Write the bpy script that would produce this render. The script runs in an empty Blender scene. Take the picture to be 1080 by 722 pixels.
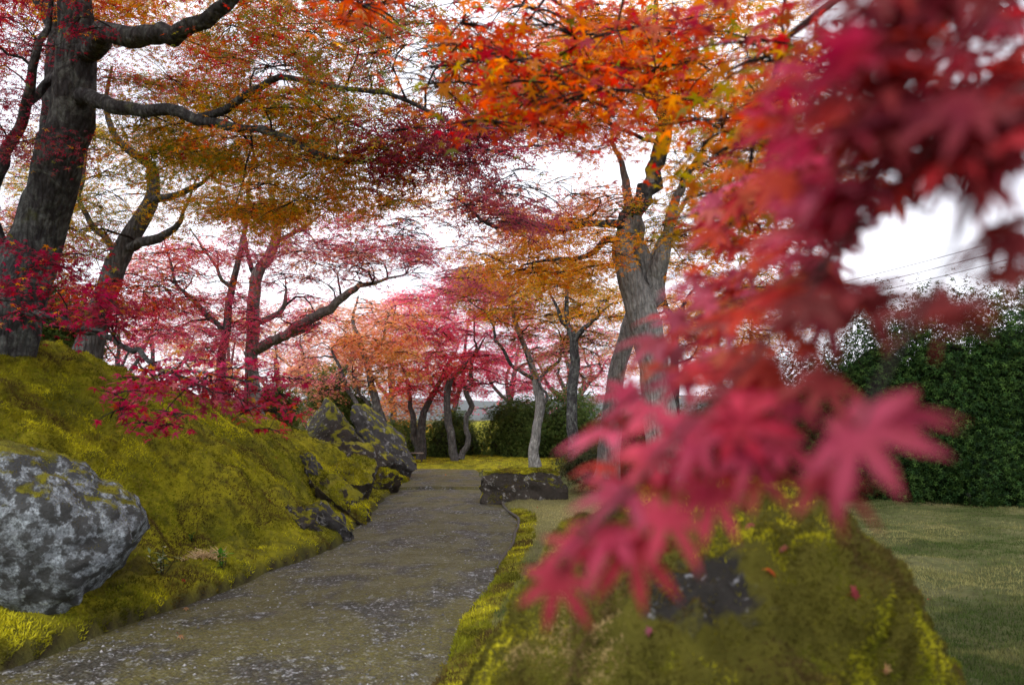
import bpy, math, random
import numpy as np
from mathutils import Vector
rng = np.random.default_rng(7)
random.seed(7)
SC = bpy.context.scene
COL = SC.collection

# ------------------------------------------------------------------ camera
F = 840.0                    # focal length in photo pixels (photo 1080 x 722)
PITCH = math.atan((440 - 361) / F)
EYE = np.array([0.0, 0.0, 1.5])
cam = bpy.data.cameras.new('camera')
cam.sensor_width = 36.0
cam.lens = F / 1080 * 36
cam.clip_start = 0.02
cam.clip_end = 5000
cam.dof.use_dof = True
cam.dof.focus_distance = 15.0
cam.dof.aperture_fstop = 2.8
camo = bpy.data.objects.new('camera', cam)
camo.location = EYE
camo.rotation_euler = (math.pi / 2 + PITCH, 0, 0)
COL.objects.link(camo)
SC.camera = camo

# ------------------------------------------------------------------ world, sun, exposure
SUN_EL, SUN_ROT = math.radians(48), math.radians(200)
w = bpy.data.worlds.new('World')
SC.world = w
w.use_nodes = True
nt = w.node_tree
nt.nodes.clear()
sky = nt.nodes.new('ShaderNodeTexSky')
sky.sky_type = 'NISHITA'
sky.sun_disc = False
sky.sun_elevation = SUN_EL
sky.sun_rotation = SUN_ROT
sky.air_density = 1.0
sky.dust_density = 3.0
hs = nt.nodes.new('ShaderNodeHueSaturation')
hs.inputs['Saturation'].default_value = 0.32
hs.inputs['Value'].default_value = 1.0
nt.links.new(sky.outputs[0], hs.inputs['Color'])
tc = nt.nodes.new('ShaderNodeTexCoord')
ns = nt.nodes.new('ShaderNodeTexNoise')
ns.inputs['Scale'].default_value = 2.2
ns.inputs['Detail'].default_value = 7
mp = nt.nodes.new('ShaderNodeMapping')
mp.inputs['Scale'].default_value = (1, 1, 2.5)
nt.links.new(tc.outputs['Generated'], mp.inputs[0])
nt.links.new(mp.outputs[0], ns.inputs['Vector'])
cr = nt.nodes.new('ShaderNodeValToRGB')
cr.color_ramp.elements[0].position = 0.3
cr.color_ramp.elements[0].color = (5.2, 5.2, 6.0, 1)
cr.color_ramp.elements[1].position = 0.7
cr.color_ramp.elements[1].color = (11.0, 11.0, 11.8, 1)
nt.links.new(ns.outputs['Fac'], cr.inputs[0])
mx = nt.nodes.new('ShaderNodeMix')
mx.data_type = 'RGBA'
mx.inputs[0].default_value = 0.8
nt.links.new(hs.outputs[0], mx.inputs[6])
nt.links.new(cr.outputs[0], mx.inputs[7])
bg = nt.nodes.new('ShaderNodeBackground')
bg.inputs['Strength'].default_value = 0.11
nt.links.new(mx.outputs[2], bg.inputs[0])
wo = nt.nodes.new('ShaderNodeOutputWorld')
nt.links.new(bg.outputs[0], wo.inputs[0])

sun = bpy.data.lights.new('sun', 'SUN')
sun.energy = 1.5
sun.angle = math.radians(25)
sun.color = (1.0, 0.96, 0.9)
suno = bpy.data.objects.new('sun', sun)
sd = Vector((math.sin(SUN_ROT) * math.cos(SUN_EL), math.cos(SUN_ROT) * math.cos(SUN_EL), math.sin(SUN_EL)))
suno.rotation_euler = sd.to_track_quat('Z', 'Y').to_euler()
COL.objects.link(suno)

vs = SC.view_settings
vs.view_transform = 'Standard'
vs.look = 'None'
vs.gamma = 1
vs.exposure = 0.9
vs.use_curve_mapping = False
SC.cycles.max_bounces = 7
SC.cycles.diffuse_bounces = 4
SC.cycles.transmission_bounces = 5
SC.cycles.use_denoising = True

# ------------------------------------------------------------------ helpers
_c, _s = math.cos(PITCH), math.sin(PITCH)


def P(px, py, d):
    """world points that stand d metres in front of the camera's plane x-z, seen at photo pixel px, py"""
    u = (np.asarray(px, float) - 540) / F
    v = (361 - np.asarray(py, float)) / F
    ry = _c - v * _s
    rz = _s + v * _c
    d = np.asarray(d, float)
    return np.stack(np.broadcast_arrays(u / ry * d, d, EYE[2] + rz / ry * d), -1)


def proj(p):
    q = p - EYE
    f = q[:, 1] * _c + q[:, 2] * _s
    up = -q[:, 1] * _s + q[:, 2] * _c
    f = np.maximum(f, 1e-3)
    return 540 + F * q[:, 0] / f, 361 - F * up / f


def _hash(i, j, k, seed):
    h = (i.astype(np.int64) * 374761393 + j.astype(np.int64) * 668265263 + k.astype(np.int64) * 2147483647 + seed * 974711) & 0xFFFFFFFF
    h = ((h ^ (h >> 13)) * 1274126177) & 0xFFFFFFFF
    h = ((h ^ (h >> 15)) * 2246822519) & 0xFFFFFFFF
    return ((h ^ (h >> 16)) & 0xFFFFFF) / float(0xFFFFFF)


def vnoise(p, seed=0):
    p = np.asarray(p, float)
    i = np.floor(p).astype(np.int64)
    f = p - i
    f = f * f * (3 - 2 * f)
    r = 0
    for a in (0, 1):
        for b in (0, 1):
            for c in (0, 1):
                wgt = (f[:, 0] if a else 1 - f[:, 0]) * (f[:, 1] if b else 1 - f[:, 1]) * (f[:, 2] if c else 1 - f[:, 2])
                r = r + wgt * _hash(i[:, 0] + a, i[:, 1] + b, i[:, 2] + c, seed)
    return r * 2 - 1


def fbm(p, octv=4, seed=0, gain=0.5):
    r, a, p = 0, 1.0, np.asarray(p, float)
    for o in range(octv):
        r = r + a * vnoise(p, seed + o)
        a *= gain
        p = p * 2.03 + 7.3
    return r


def mesh_obj(name, V, faces, mat, parent=None, cols=None, smooth=False):
    """faces: (n,3) or (n,4) array, or list of such arrays"""
    if not isinstance(faces, list):
        faces = [faces]
    faces = [np.asarray(f, np.int32) for f in faces if len(f)]
    me = bpy.data.meshes.new(name)
    V = np.asarray(V, np.float32)
    me.vertices.add(len(V))
    me.vertices.foreach_set('co', V.ravel())
    nl = sum(f.size for f in faces)
    npoly = sum(len(f) for f in faces)
    me.loops.add(nl)
    me.loops.foreach_set('vertex_index', np.concatenate([f.ravel() for f in faces]))
    me.polygons.add(npoly)
    tot = np.concatenate([np.full(len(f), f.shape[1], np.int32) for f in faces])
    st = np.concatenate([[0], np.cumsum(tot)[:-1]]).astype(np.int32)
    me.polygons.foreach_set('loop_start', st)
    me.polygons.foreach_set('loop_total', tot)
    if smooth:
        me.polygons.foreach_set('use_smooth', np.ones(npoly, bool))
    if cols is not None:
        at = me.color_attributes.new('Col', 'FLOAT_COLOR', 'POINT')
        c4 = np.ones((len(V), 4), np.float32)
        c4[:, :3] = cols
        at.data.foreach_set('color', c4.ravel())
    me.update(calc_edges=True)
    me.validate()
    me.materials.append(mat)
    o = bpy.data.objects.new(name, me)
    COL.objects.link(o)
    if parent is not None:
        o.parent = parent
        o.matrix_parent_inverse = parent.matrix_basis.inverted()
    return o


def tag(o, label=None, cat=None, group=None, kind=None):
    if label:
        o['label'] = label
    if cat:
        o['category'] = cat
    if group:
        o['group'] = group
    if kind:
        o['kind'] = kind
    return o


def thing(name, label, cat, loc=(0, 0, 0), group=None):
    o = bpy.data.objects.new(name, None)
    o.empty_display_size = 0.2
    o.location = loc
    COL.objects.link(o)
    bpy.context.view_layer.update()
    return tag(o, label, cat, group)


def catmull(pts, step):
    pts = np.asarray(pts, float)
    out = []
    n = len(pts)
    for i in range(n - 1):
        p0 = pts[max(i - 1, 0)]
        p1, p2 = pts[i], pts[i + 1]
        p3 = pts[min(i + 2, n - 1)]
        k = max(2, int(np.linalg.norm(p2[:3] - p1[:3]) / step))
        for t in np.arange(k) / k:
            out.append(0.5 * ((2 * p1) + (-p0 + p2) * t + (2 * p0 - 5 * p1 + 4 * p2 - p3) * t * t + (-p0 + 3 * p1 - 3 * p2 + p3) * t ** 3))
    out.append(pts[-1])
    return np.array(out)


class Acc:
    """collects vertices and faces of ONE mesh"""

    def __init__(self):
        self.v, self.f3, self.f4, self.c, self.n = [], [], [], [], 0

    def add(self, V, f3=None, f4=None, c=None):
        V = np.asarray(V, float)
        self.v.append(V)
        if f3 is not None and len(f3):
            self.f3.append(np.asarray(f3) + self.n)
        if f4 is not None and len(f4):
            self.f4.append(np.asarray(f4) + self.n)
        if c is not None:
            self.c.append(np.broadcast_to(c, V.shape))
        self.n += len(V)

    def build(self, name, mat, parent=None, smooth=False):
        fs = []
        if self.f3:
            fs.append(np.concatenate(self.f3))
        if self.f4:
            fs.append(np.concatenate(self.f4))
        return mesh_obj(name, np.concatenate(self.v), fs, mat, parent, np.concatenate(self.c) if self.c else None, smooth)


def tube(acc, pr, sides=8, rough=0.0, seed=0, flare=0.0):
    """pr: (n,4) points with radius; swept tube with capped tip"""
    pr = np.asarray(pr, float)
    n = len(pr)
    p, r = pr[:, :3], np.maximum(pr[:, 3], 0.0008)
    t = np.gradient(p, axis=0)
    t /= np.linalg.norm(t, axis=1)[:, None] + 1e-9
    a = np.array([0.31, 0.95, 0.1]) if abs(t[0][2]) > 0.5 else np.array([0.1, 0.2, 1.0])
    us = []
    u = a
    for i in range(n):
        u = u - t[i] * np.dot(u, t[i])
        u = u / (np.linalg.norm(u) + 1e-9)
        us.append(u)
    us = np.array(us)
    vs_ = np.cross(t, us)
    an = np.arange(sides) / sides * 2 * math.pi
    ring = us[:, None, :] * np.cos(an)[None, :, None] + vs_[:, None, :] * np.sin(an)[None, :, None]
    rr = np.repeat(r[:, None], sides, 1)
    if rough:
        q = (p[:, None, :] + ring * r[:, None, None]).reshape(-1, 3)
        nz = 0.65 * vnoise(q * np.array([2.3, 2.3, 1.5]), seed) + 0.35 * vnoise(q * 7, seed + 3)
        rr = rr * (1 + rough * nz.reshape(n, sides))
    if flare:
        hgt = np.linspace(0, 1, n)[:, None]
        fl = np.exp(-hgt * n / 3.0)
        rr = rr * (1 + flare * fl * (0.75 + 0.55 * np.sin(an * 5 + seed)[None, :]))
    V = p[:, None, :] + ring * rr[:, :, None]
    V = V.reshape(-1, 3)
    i, j = np.meshgrid(np.arange(n - 1), np.arange(sides), indexing='ij')
    j2 = (j + 1) % sides
    q = np.stack([i * sides + j, i * sides + j2, (i + 1) * sides + j2, (i + 1) * sides + j], -1).reshape(-1, 4)
    V = np.concatenate([V, [p[-1] + t[-1] * r[-1] * 0.5]])
    k = np.arange(sides)
    cap = np.stack([(n - 1) * sides + k, (n - 1) * sides + (k + 1) % sides, np.full(sides, n * sides)], -1)
    acc.add(V, cap, q)


def nrm(a):
    return a / (np.linalg.norm(a, axis=-1, keepdims=True) + 1e-9)


# ------------------------------------------------------------------ materials
class NT:
    def __init__(self, name):
        self.m = bpy.data.materials.new(name)
        self.m.use_nodes = True
        self.t = self.m.node_tree
        self.t.nodes.clear()
        self.out = self.t.nodes.new('ShaderNodeOutputMaterial')

    def n(self, typ, ins=None, **kw):
        nd = self.t.nodes.new(typ)
        for k, v in kw.items():
            setattr(nd, k, v)
        for k, v in (ins or {}).items():
            if hasattr(v, 'is_linked') or hasattr(v, 'links'):
                self.t.links.new(v, nd.inputs[k])
            else:
                nd.inputs[k].default_value = v
        return nd

    def pos(self):
        return self.n('ShaderNodeNewGeometry').outputs['Position']

    def noise(self, scale, detail=4, rough=0.55, vec=None, dist=0.0):
        return self.n('ShaderNodeTexNoise', {'Vector': vec or self.pos(), 'Scale': scale, 'Detail': detail, 'Roughness': rough, 'Distortion': dist}).outputs['Fac']

    def ramp(self, fac, stops, interp='LINEAR'):
        r = self.n('ShaderNodeValToRGB', {'Fac': fac})
        r.color_ramp.interpolation = interp
        e = r.color_ramp.elements
        while len(e) < len(stops):
            e.new(0.5)
        for k, (p, c) in enumerate(stops):
            e[k].position = p
            e[k].color = (c if hasattr(c, '__len__') else (c, c, c)) + (1,) if hasattr(c, '__len__') else (c, c, c, 1)
        return r.outputs[0]

    def mix(self, fac, a, b, blend='MIX'):
        m = self.n('ShaderNodeMix', data_type='RGBA', blend_type=blend)
        for k, v in ((0, fac), (6, a), (7, b)):
            if hasattr(v, 'links'):
                self.t.links.new(v, m.inputs[k])
            else:
                m.inputs[k].default_value = v if k == 0 else tuple(v) + (1,)
        return m.outputs[2]

    def math(self, op, a, b=0.0):
        return self.n('ShaderNodeMath', {0: a, 1: b}, operation=op).outputs[0]

    def bump(self, h, strength, dist=0.02, normal=None):
        d = {'Height': h, 'Strength': strength, 'Distance': dist}
        if normal:
            d['Normal'] = normal
        return self.n('ShaderNodeBump', d).outputs[0]

    def attr(self, name='Col'):
        return self.n('ShaderNodeAttribute', attribute_name=name).outputs[0]

    def principled(self, col, rough=0.8, normal=None, spec=0.3):
        d = {'Base Color': col if hasattr(col, 'links') else tuple(col) + (1,), 'Roughness': rough, 'Specular IOR Level': spec}
        if normal:
            d['Normal'] = normal
        return self.n('ShaderNodeBsdfPrincipled', d).outputs[0]

    def done(self, sh):
        self.t.links.new(sh, self.out.inputs['Surface'])
        return self.m


def leaf_material(name, trans=0.45, gloss=0.45, spec=0.35, vein=0.0):
    k = NT(name)
    c = k.attr()
    if vein:
        c = k.mix(k.ramp(k.noise(60, 3), [(0.35, 0.0), (0.7, 1.0)]), c, k.mix(0.5, c, (0.3, 0.05, 0.05)), 'MIX')
    p = k.principled(c, gloss, spec=spec)
    tcol = k.n('ShaderNodeHueSaturation', {'Color': c, 'Saturation': 1.1, 'Value': 1.55}).outputs[0]
    tr = k.n('ShaderNodeBsdfTranslucent', {'Color': tcol}).outputs[0]
    mxs = k.n('ShaderNodeMixShader', {0: trans, 1: p, 2: tr}).outputs[0]
    return k.done(mxs)


M_LEAF = leaf_material('maple_leaf', 0.64)
M_NEAR = leaf_material('near_maple_leaf', 0.45, 0.55, 0.08, vein=0.4)
M_GREEN = leaf_material('evergreen_leaf', 0.3, 0.7, 0.08)
M_MOSSF = leaf_material('moss_fuzz', 0.35, 0.85, 0.1)


def bark(name, c1, c2, lich, amt, moss=0.0, mosscol=(0.07, 0.075, 0.015)):
    k = NT(name)
    pos = k.pos()
    st = k.n('ShaderNodeMapping', {'Vector': pos, 'Scale': (1, 1, 0.35)}).outputs[0]
    col = k.mix(k.noise(9, 6, 0.65, st), c1, c2)
    fine = k.noise(55, 4, 0.6, st)
    col = k.mix(k.ramp(fine, [(0.35, 0.55), (0.65, 0.0)]), col, (c1[0] * 0.45, c1[1] * 0.45, c1[2] * 0.45))
    lm = k.ramp(k.noise(6.5, 7, 0.7, pos, 0.8), [(0.6 - amt * 0.25, 0.0), (0.78 - amt * 0.2, 0.75)])
    lm = k.math('MULTIPLY', lm, k.ramp(k.noise(30, 3), [(0.3, 0.3), (0.6, 1.0)]))
    col = k.mix(lm, col, lich)
    if moss:
        mm = k.ramp(k.noise(2.6, 5, 0.6, pos), [(0.7 - moss * 0.3, 0.0), (0.8 - moss * 0.3, 1.0)])
        col = k.mix(mm, col, mosscol)
    rid = k.n('ShaderNodeTexVoronoi', {'Vector': k.n('ShaderNodeMapping', {'Vector': pos, 'Scale': (1, 1, 0.22)}).outputs[0], 'Scale': 26.0}).outputs['Distance']
    col = k.mix(k.ramp(rid, [(0.4, 0.0), (0.75, 0.45)]), col, (c1[0] * 0.4, c1[1] * 0.4, c1[2] * 0.4))
    h = k.math('ADD', k.noise(22, 6, 0.65, st), k.math('SUBTRACT', k.math('MULTIPLY', fine, 0.4), rid))
    return k.done(k.principled(col, 0.9, k.bump(h, 1.0, 0.05), 0.12))


M_BARK_D = bark('bark_dark', (0.03, 0.029, 0.031), (0.095, 0.093, 0.098), (0.24, 0.27, 0.25), 0.55, 0.15)
M_BARK_G = bark('bark_grey', (0.17, 0.168, 0.165), (0.33, 0.325, 0.32), (0.4, 0.41, 0.39), 0.55, 0.15)
M_BARK_M = bark('bark_mid', (0.075, 0.073, 0.074), (0.16, 0.157, 0.158), (0.28, 0.29, 0.27), 0.45, 0.2)
M_TWIG = bark('twig_bark', (0.03, 0.024, 0.024), (0.06, 0.048, 0.045), (0.11, 0.1, 0.1), 0.2)


def moss_colour(k, pos):
    a = k.ramp(k.noise(1.1, 5, 0.6, pos), [(0.3, (0.14, 0.145, 0.014)), (0.48, (0.27, 0.255, 0.016)), (0.68, (0.38, 0.345, 0.02))])
    b = k.ramp(k.noise(6.0, 5, 0.65, pos), [(0.36, 0.85), (0.56, 0.0)])
    a = k.mix(b, a, (0.085, 0.085, 0.014))
    d = k.ramp(k.noise(2.3, 4, 0.6, k.n('ShaderNodeVectorMath', {0: pos, 1: (11, 3, 5)}).outputs[0]), [(0.6, 0.0), (0.74, 0.8)])
    return k.mix(d, a, (0.1, 0.068, 0.025))


def ground_material():
    k = NT('ground_cover')
    pos = k.pos()
    moss = moss_colour(k, pos)
    lawn = k.ramp(k.noise(0.9, 6, 0.6, pos), [(0.3, (0.05, 0.062, 0.02)), (0.5, (0.1, 0.115, 0.042)), (0.7, (0.19, 0.175, 0.085))])
    lawn = k.mix(k.ramp(k.noise(14, 5, 0.7, pos), [(0.35, 0.7), (0.6, 0.0)]), lawn, (0.06, 0.06, 0.025))
    straw = k.mix(k.noise(8, 5, 0.7, pos), (0.3, 0.27, 0.13), (0.17, 0.165, 0.06))
    dirt = k.mix(k.noise(12, 6, 0.7, pos), (0.022, 0.017, 0.01), (0.06, 0.045, 0.026))
    a = k.attr()
    sep = k.n('ShaderNodeSeparateColor', {0: a})
    col = k.mix(sep.outputs[1], lawn, straw)
    col = k.mix(sep.outputs[0], col, moss)
    col = k.mix(sep.outputs[2], col, dirt)
    h = k.math('ADD', k.noise(45, 5, 0.7, pos), k.math('MULTIPLY', k.noise(9, 4, 0.6, pos), 1.5))
    return k.done(k.principled(col, 0.95, k.bump(h, 0.9, 0.05), 0.08))


M_GROUND = ground_material()


def path_material():
    k = NT('path_aggregate')
    pos = k.pos()
    v = k.n('ShaderNodeTexVoronoi', {'Vector': pos, 'Scale': 48.0})
    v2 = k.n('ShaderNodeTexVoronoi', {'Vector': pos, 'Scale': 21.0})
    cs = k.n('ShaderNodeSeparateColor', {0: v.outputs['Color']}).outputs[0]
    cs2 = k.n('ShaderNodeSeparateColor', {0: v2.outputs['Color']}).outputs[0]
    stone = k.ramp(cs, [(0.0, (0.016, 0.016, 0.012)), (0.5, (0.05, 0.05, 0.038)), (0.86, (0.11, 0.11, 0.1)), (1.0, (0.32, 0.33, 0.35))])
    stone = k.mix(k.ramp(cs2, [(0.91, 0.0), (0.93, 1.0)]), stone, (0.3, 0.32, 0.34))
    edge = k.ramp(v.outputs['Distance'], [(0.35, 0.0), (0.6, 0.85)])
    col = k.mix(edge, stone, (0.03, 0.026, 0.016))
    sx = k.n('ShaderNodeMapping', {'Vector': pos, 'Scale': (1, 0.75, 1)}).outputs[0]
    mm = k.ramp(k.noise(1.5, 7, 0.68, sx, 0.3), [(0.42, 0.0), (0.53, 0.9)])
    mossc = k.mix(k.noise(7, 5, 0.6, pos), (0.14, 0.125, 0.02), (0.062, 0.056, 0.016))
    mm = k.math('MULTIPLY', mm, k.ramp(k.noise(34, 5, 0.7, pos), [(0.35, 0.35), (0.6, 1.0)]))
    col = k.mix(mm, col, mossc)
    # yellowish film of algae further along
    h = k.math('SUBTRACT', 1.0, v.outputs['Distance'])
    h = k.math('ADD', h, k.math('MULTIPLY', k.noise(9, 5, 0.6, pos), 1.6))
    h = k.math('SUBTRACT', h, k.math('MULTIPLY', v2.outputs['Distance'], 0.8))
    return k.done(k.principled(col, k.ramp(k.noise(3, 4), [(0.3, 0.55), (0.7, 0.85)]), k.bump(h, 1.0, 0.018), 0.3))


M_PATH = path_material()


def rock_material(name, base, lich, lich_amt, moss_amt, scale=1.0, dark=(0.03, 0.03, 0.028), spots=(5.0, 3.0)):
    k = NT(name)
    pos = k.pos()
    col = k.mix(k.noise(3.2 * scale, 7, 0.65, pos, 0.5), dark, base)
    lm = k.ramp(k.noise(spots[0] * scale, 6, 0.62, pos, 0.25), [(0.66 - lich_amt * 0.3, 0.0), (0.7 - lich_amt * 0.25, 1.0)])
    lm = k.math('MULTIPLY', lm, k.ramp(k.noise(26 * scale, 5, 0.7), [(0.32, 0.15), (0.55, 1.0)]))
    lm = k.math('MULTIPLY', lm, k.ramp(k.noise(38 * scale, 4, 0.7), [(0.4, 0.25), (0.5, 1.0)]))
    lcol = k.mix(k.ramp(k.noise(11 * scale, 4, 0.6), [(0.5, 0.0), (0.62, 1.0)]), lich, tuple(min(1, x * 1.9) for x in lich))
    col = k.mix(lm, col, lcol)
    nz = k.n('ShaderNodeSeparateXYZ', {0: k.n('ShaderNodeNewGeometry').outputs['Normal']}).outputs[2]
    m = k.math('ADD', nz, k.math('MULTIPLY', k.math('SUBTRACT', k.noise(2.4 * scale, 6, 0.65, pos), 0.5), 2.2))
    mm = k.ramp(m, [(0.95 - moss_amt, 0.0), (1.12 - moss_amt, 1.0)])
    col = k.mix(mm, col, moss_colour(k, pos))
    h = k.math('ADD', k.noise(7 * scale, 8, 0.7, pos), k.math('MULTIPLY', mm, k.noise(70, 3, 0.6, pos)))
    return k.done(k.principled(col, 0.9, k.bump(h, 0.9, 0.06), 0.2))


M_ROCK_L = rock_material('lichen_rock', (0.09, 0.096, 0.1), (0.24, 0.275, 0.3), 0.68, 0.2, 1.7, (0.03, 0.031, 0.027), (6.0, 3))
M_ROCK_D = rock_material('dark_rock', (0.075, 0.064, 0.056), (0.25, 0.25, 0.24), 0.3, 0.34, 1.6, (0.022, 0.02, 0.016))
M_ROCK_P = rock_material('grey_rock', (0.085, 0.082, 0.084), (0.2, 0.2, 0.2), 0.32, 0.36, 1.6, (0.022, 0.02, 0.018))
M_ROCK_M = rock_material('mossy_rock', (0.065, 0.052, 0.035), (0.22, 0.22, 0.21), 0.25, 0.55, 1.6, (0.02, 0.017, 0.012))


def simple(name, c, rough=0.7, bumpy=0.3, scale=40, var=0.6, metal=0.0):
    k = NT(name)
    st = k.noise(scale, 5, 0.6)
    col = k.mix(st, tuple(x * var for x in c), tuple(min(1, x * (2 - var)) for x in c))
    return k.done(k.principled(col, rough, k.bump(st, bumpy, 0.01), 0.3))


M_WOOD = simple('weathered_wood', (0.3, 0.26, 0.22))
M_WOODD = simple('dark_wood', (0.07, 0.055, 0.045))
M_STAKE = simple('grey_stake', (0.22, 0.22, 0.23), 0.5)
M_WIRE = simple('wire_black', (0.04, 0.04, 0.045), 0.6)
M_EDGE = simple('path_edging', (0.07, 0.062, 0.05), 0.9, 0.8, 25)
M_HILL = simple('far_hill', (0.09, 0.1, 0.1), 0.95, 0.2, 0.05)

# ------------------------------------------------------------------ terrain
_LY = np.array([0, 3, 4.85, 6, 7.9, 9.3, 12.6, 15.75, 19, 21, 26])
_LX = np.array([-3.6, -3.3, -3.0, -2.75, -2.3, -2.05, -2.2, -2.4, -2.75, -3.2, -5.5])
_RY = np.array([0, 3, 4.47, 6, 7.9, 11, 12, 16.6, 21, 23, 26])
_RX = np.array([-0.55, -0.52, -0.47, -0.38, -0.16, 0.08, 0.05, -0.55, -0.9, -1.1, -2.0])


def Ledge(y):
    return np.interp(y, _LY, _LX) + 0.03 * np.sin(y * 2.1) + 0.02 * np.sin(y * 5.3)


def Redge(y):
    return np.interp(y, _RY, _RX) + 0.02 * np.sin(y * 2.7 + 1)


_S = np.array([-0.02, 0.06, 0.2, 0.5, 0.75, 1.1, 1.7, 2.6, 3.6, 5.0, 8.0, 30])
_H = np.array([0.0, 0.10, 0.14, 0.22, 0.5, 0.85, 1.25, 1.75, 2.05, 2.3, 2.5, 2.5])


def amp(y):
    return np.interp(y, [0, 4, 6, 8, 11, 13, 16, 18.5, 20.5, 22, 30], [1.0, 1.1, 1.2, 1.22, 1.04, 0.93, 0.86, 0.68, 0.4, 0.12, 0.06])


def G(x, y, rough=True):
    x, y = np.asarray(x, float), np.asarray(y, float)
    s = Ledge(y) - x
    sw = s + 0.22 * vnoise(np.stack([x * 0.9, y * 0.9, 0 * x], -1).reshape(-1, 3), 5).reshape(x.shape) * np.clip(s * 1.5, 0, 1)
    shift = 0.42 * np.clip((8.6 - y) / 2.0, 0, 1)
    sw = np.where(sw > 0.25, 0.25 + np.maximum(0.3 * (sw - 0.25), sw - 0.25 - shift), sw)
    h = np.interp(sw, _S, _H) * amp(y)
    lip = np.interp(s, _S[:3], _H[:3])
    h = np.where(s < 0.5, np.maximum(h, np.minimum(lip, 0.12) * (y < 19.5)), h)
    r = x - Redge(y)
    h = h + np.interp(r, [0, 0.06, 0.3, 6, 30], [0, 0.03, 0.06, 0.02, 0.0])
    # far moss bed
    h = h + 0.16 * np.clip((y - 22.6) / 0.6, 0, 1) * np.clip((40 - y) / 5, 0, 1)
    if rough:
        p = np.stack([x, y, h], -1).reshape(-1, 3)
        n = (0.07 * fbm(p * 1.7, 3, 11) + 0.12 * np.abs(fbm(p * 3.6, 3, 17)) + 0.03 * fbm(p * 8, 3, 21)).reshape(x.shape)
        h = h + n * np.clip(s * 2.5, 0, 1) + n * 0.35 * np.clip(r * 2, 0, 1)
    inpath = (s < 0) & (r < 0) & (y < 21.9)
    return np.where(inpath, h - 0.05, h)


def moss_mask(x, y):
    s = Ledge(y) - x
    r = x - Redge(y)
    left = np.clip(s * 20, 0, 1)
    far = np.clip((y - 21.6) / 0.5, 0, 1) * np.clip((5 - x) / 2, 0, 1)
    near = np.clip((1.7 - np.hypot((x - 0.45) / 0.9, (y - 2.6) / 2.2)) / 0.3, 0, 1) * (r > 0)
    verge = np.clip((0.22 - np.abs(r - 0.1)) / 0.1, 0, 1) * (y < 13)
    return np.clip(np.maximum.reduce([left, far, near, verge]), 0, 1)


def axis(parts):
    out = []
    for a, b, st in parts:
        out.append(np.arange(a, b, st))
    return np.concatenate(out)


gx = axis([(-900, -100, 100), (-100, -20, 10), (-20, -9, 0.5), (-9, 6, 0.055), (6, 16, 0.4), (16, 100, 8), (100, 901, 100)])
gy = axis([(-60, 0, 6), (0, 3, 0.3), (3, 17, 0.06), (17, 27, 0.12), (27, 50, 1), (50, 200, 15), (200, 1500, 130)])
X, Y = np.meshgrid(gx, gy, indexing='ij')
Z = G(X, Y)
nx, ny = X.shape
i, j = np.meshgrid(np.arange(nx - 1), np.arange(ny - 1), indexing='ij')
quads = np.stack([i * ny + j, (i + 1) * ny + j, (i + 1) * ny + j + 1, i * ny + j + 1], -1).reshape(-1, 4)
mm = moss_mask(X, Y)
straw = np.clip(1.2 - np.hypot((X - 1.2) / 1.9, (Y - 12) / 4.0), 0, 1) * 1.2
s_ = Ledge(Y) - X
dirt = np.clip(1 - np.abs(s_ - 0.01) / 0.05, 0, 1) * (Y < 19) + 0.8 * np.clip(1 - np.hypot((s_ - 0.45) / 0.24, (Y - 6.5) / 1.0), 0, 1)
dirt = dirt + np.clip(1 - np.abs((X - Redge(Y)) - 0.015) / 0.05, 0, 1) * (Y < 20) + np.clip((s_ - 4.2) / 2.0, 0, 1) * 0.8
C = np.stack([mm, np.clip(straw, 0, 1), np.clip(dirt, 0, 1)], -1).reshape(-1, 3)
ground = mesh_obj('ground', np.stack([X, Y, Z], -1).reshape(-1, 3), quads, M_GROUND, None, C, True)
tag(ground, kind='structure')

# path: a ribbon between its two edges, bending left at the far end
ys = np.concatenate([np.arange(0.0, 16.58, 0.08), [16.6, 16.62], np.arange(16.7, 22.3, 0.1)])
ts = np.linspace(0, 1, 46)
YY, TT = np.meshgrid(ys, ts, indexing='ij')
LX, RX = Ledge(YY), Redge(YY)
far_l = np.clip((YY - 19.5) / 2.5, 0, 1)
XX = LX - 0.02 - far_l * 3.5 + (RX + 0.02 - LX + 0.02 + far_l * 3.5) * TT
ZZ = 0.004 + 0.03 * (1 - (2 * TT - 1) ** 2) + 0.012 * fbm(np.stack([XX, YY, 0 * XX], -1).reshape(-1, 3) * 1.3, 3, 31).reshape(XX.shape) + 0.055 * (YY > 16.61)
n0, n1 = XX.shape
i, j = np.meshgrid(np.arange(n0 - 1), np.arange(n1 - 1), indexing='ij')
q = np.stack([i * n1 + j, i * n1 + j + 1, (i + 1) * n1 + j + 1, (i + 1) * n1 + j], -1).reshape(-1, 4)
path = mesh_obj('path', np.stack([XX, YY, ZZ], -1).reshape(-1, 3), q, M_PATH, None, None, True)
tag(path, kind='structure')

# loose grit on the path
def path_z(x, y):
    t = (x - Ledge(y)) / (Redge(y) - Ledge(y))
    return 0.004 + 0.03 * (1 - (2 * t - 1) ** 2) + 0.012 * fbm(np.stack([x, y, 0 * x], -1) * 1.3, 3, 31) + 0.055 * (y > 16.61)


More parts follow.
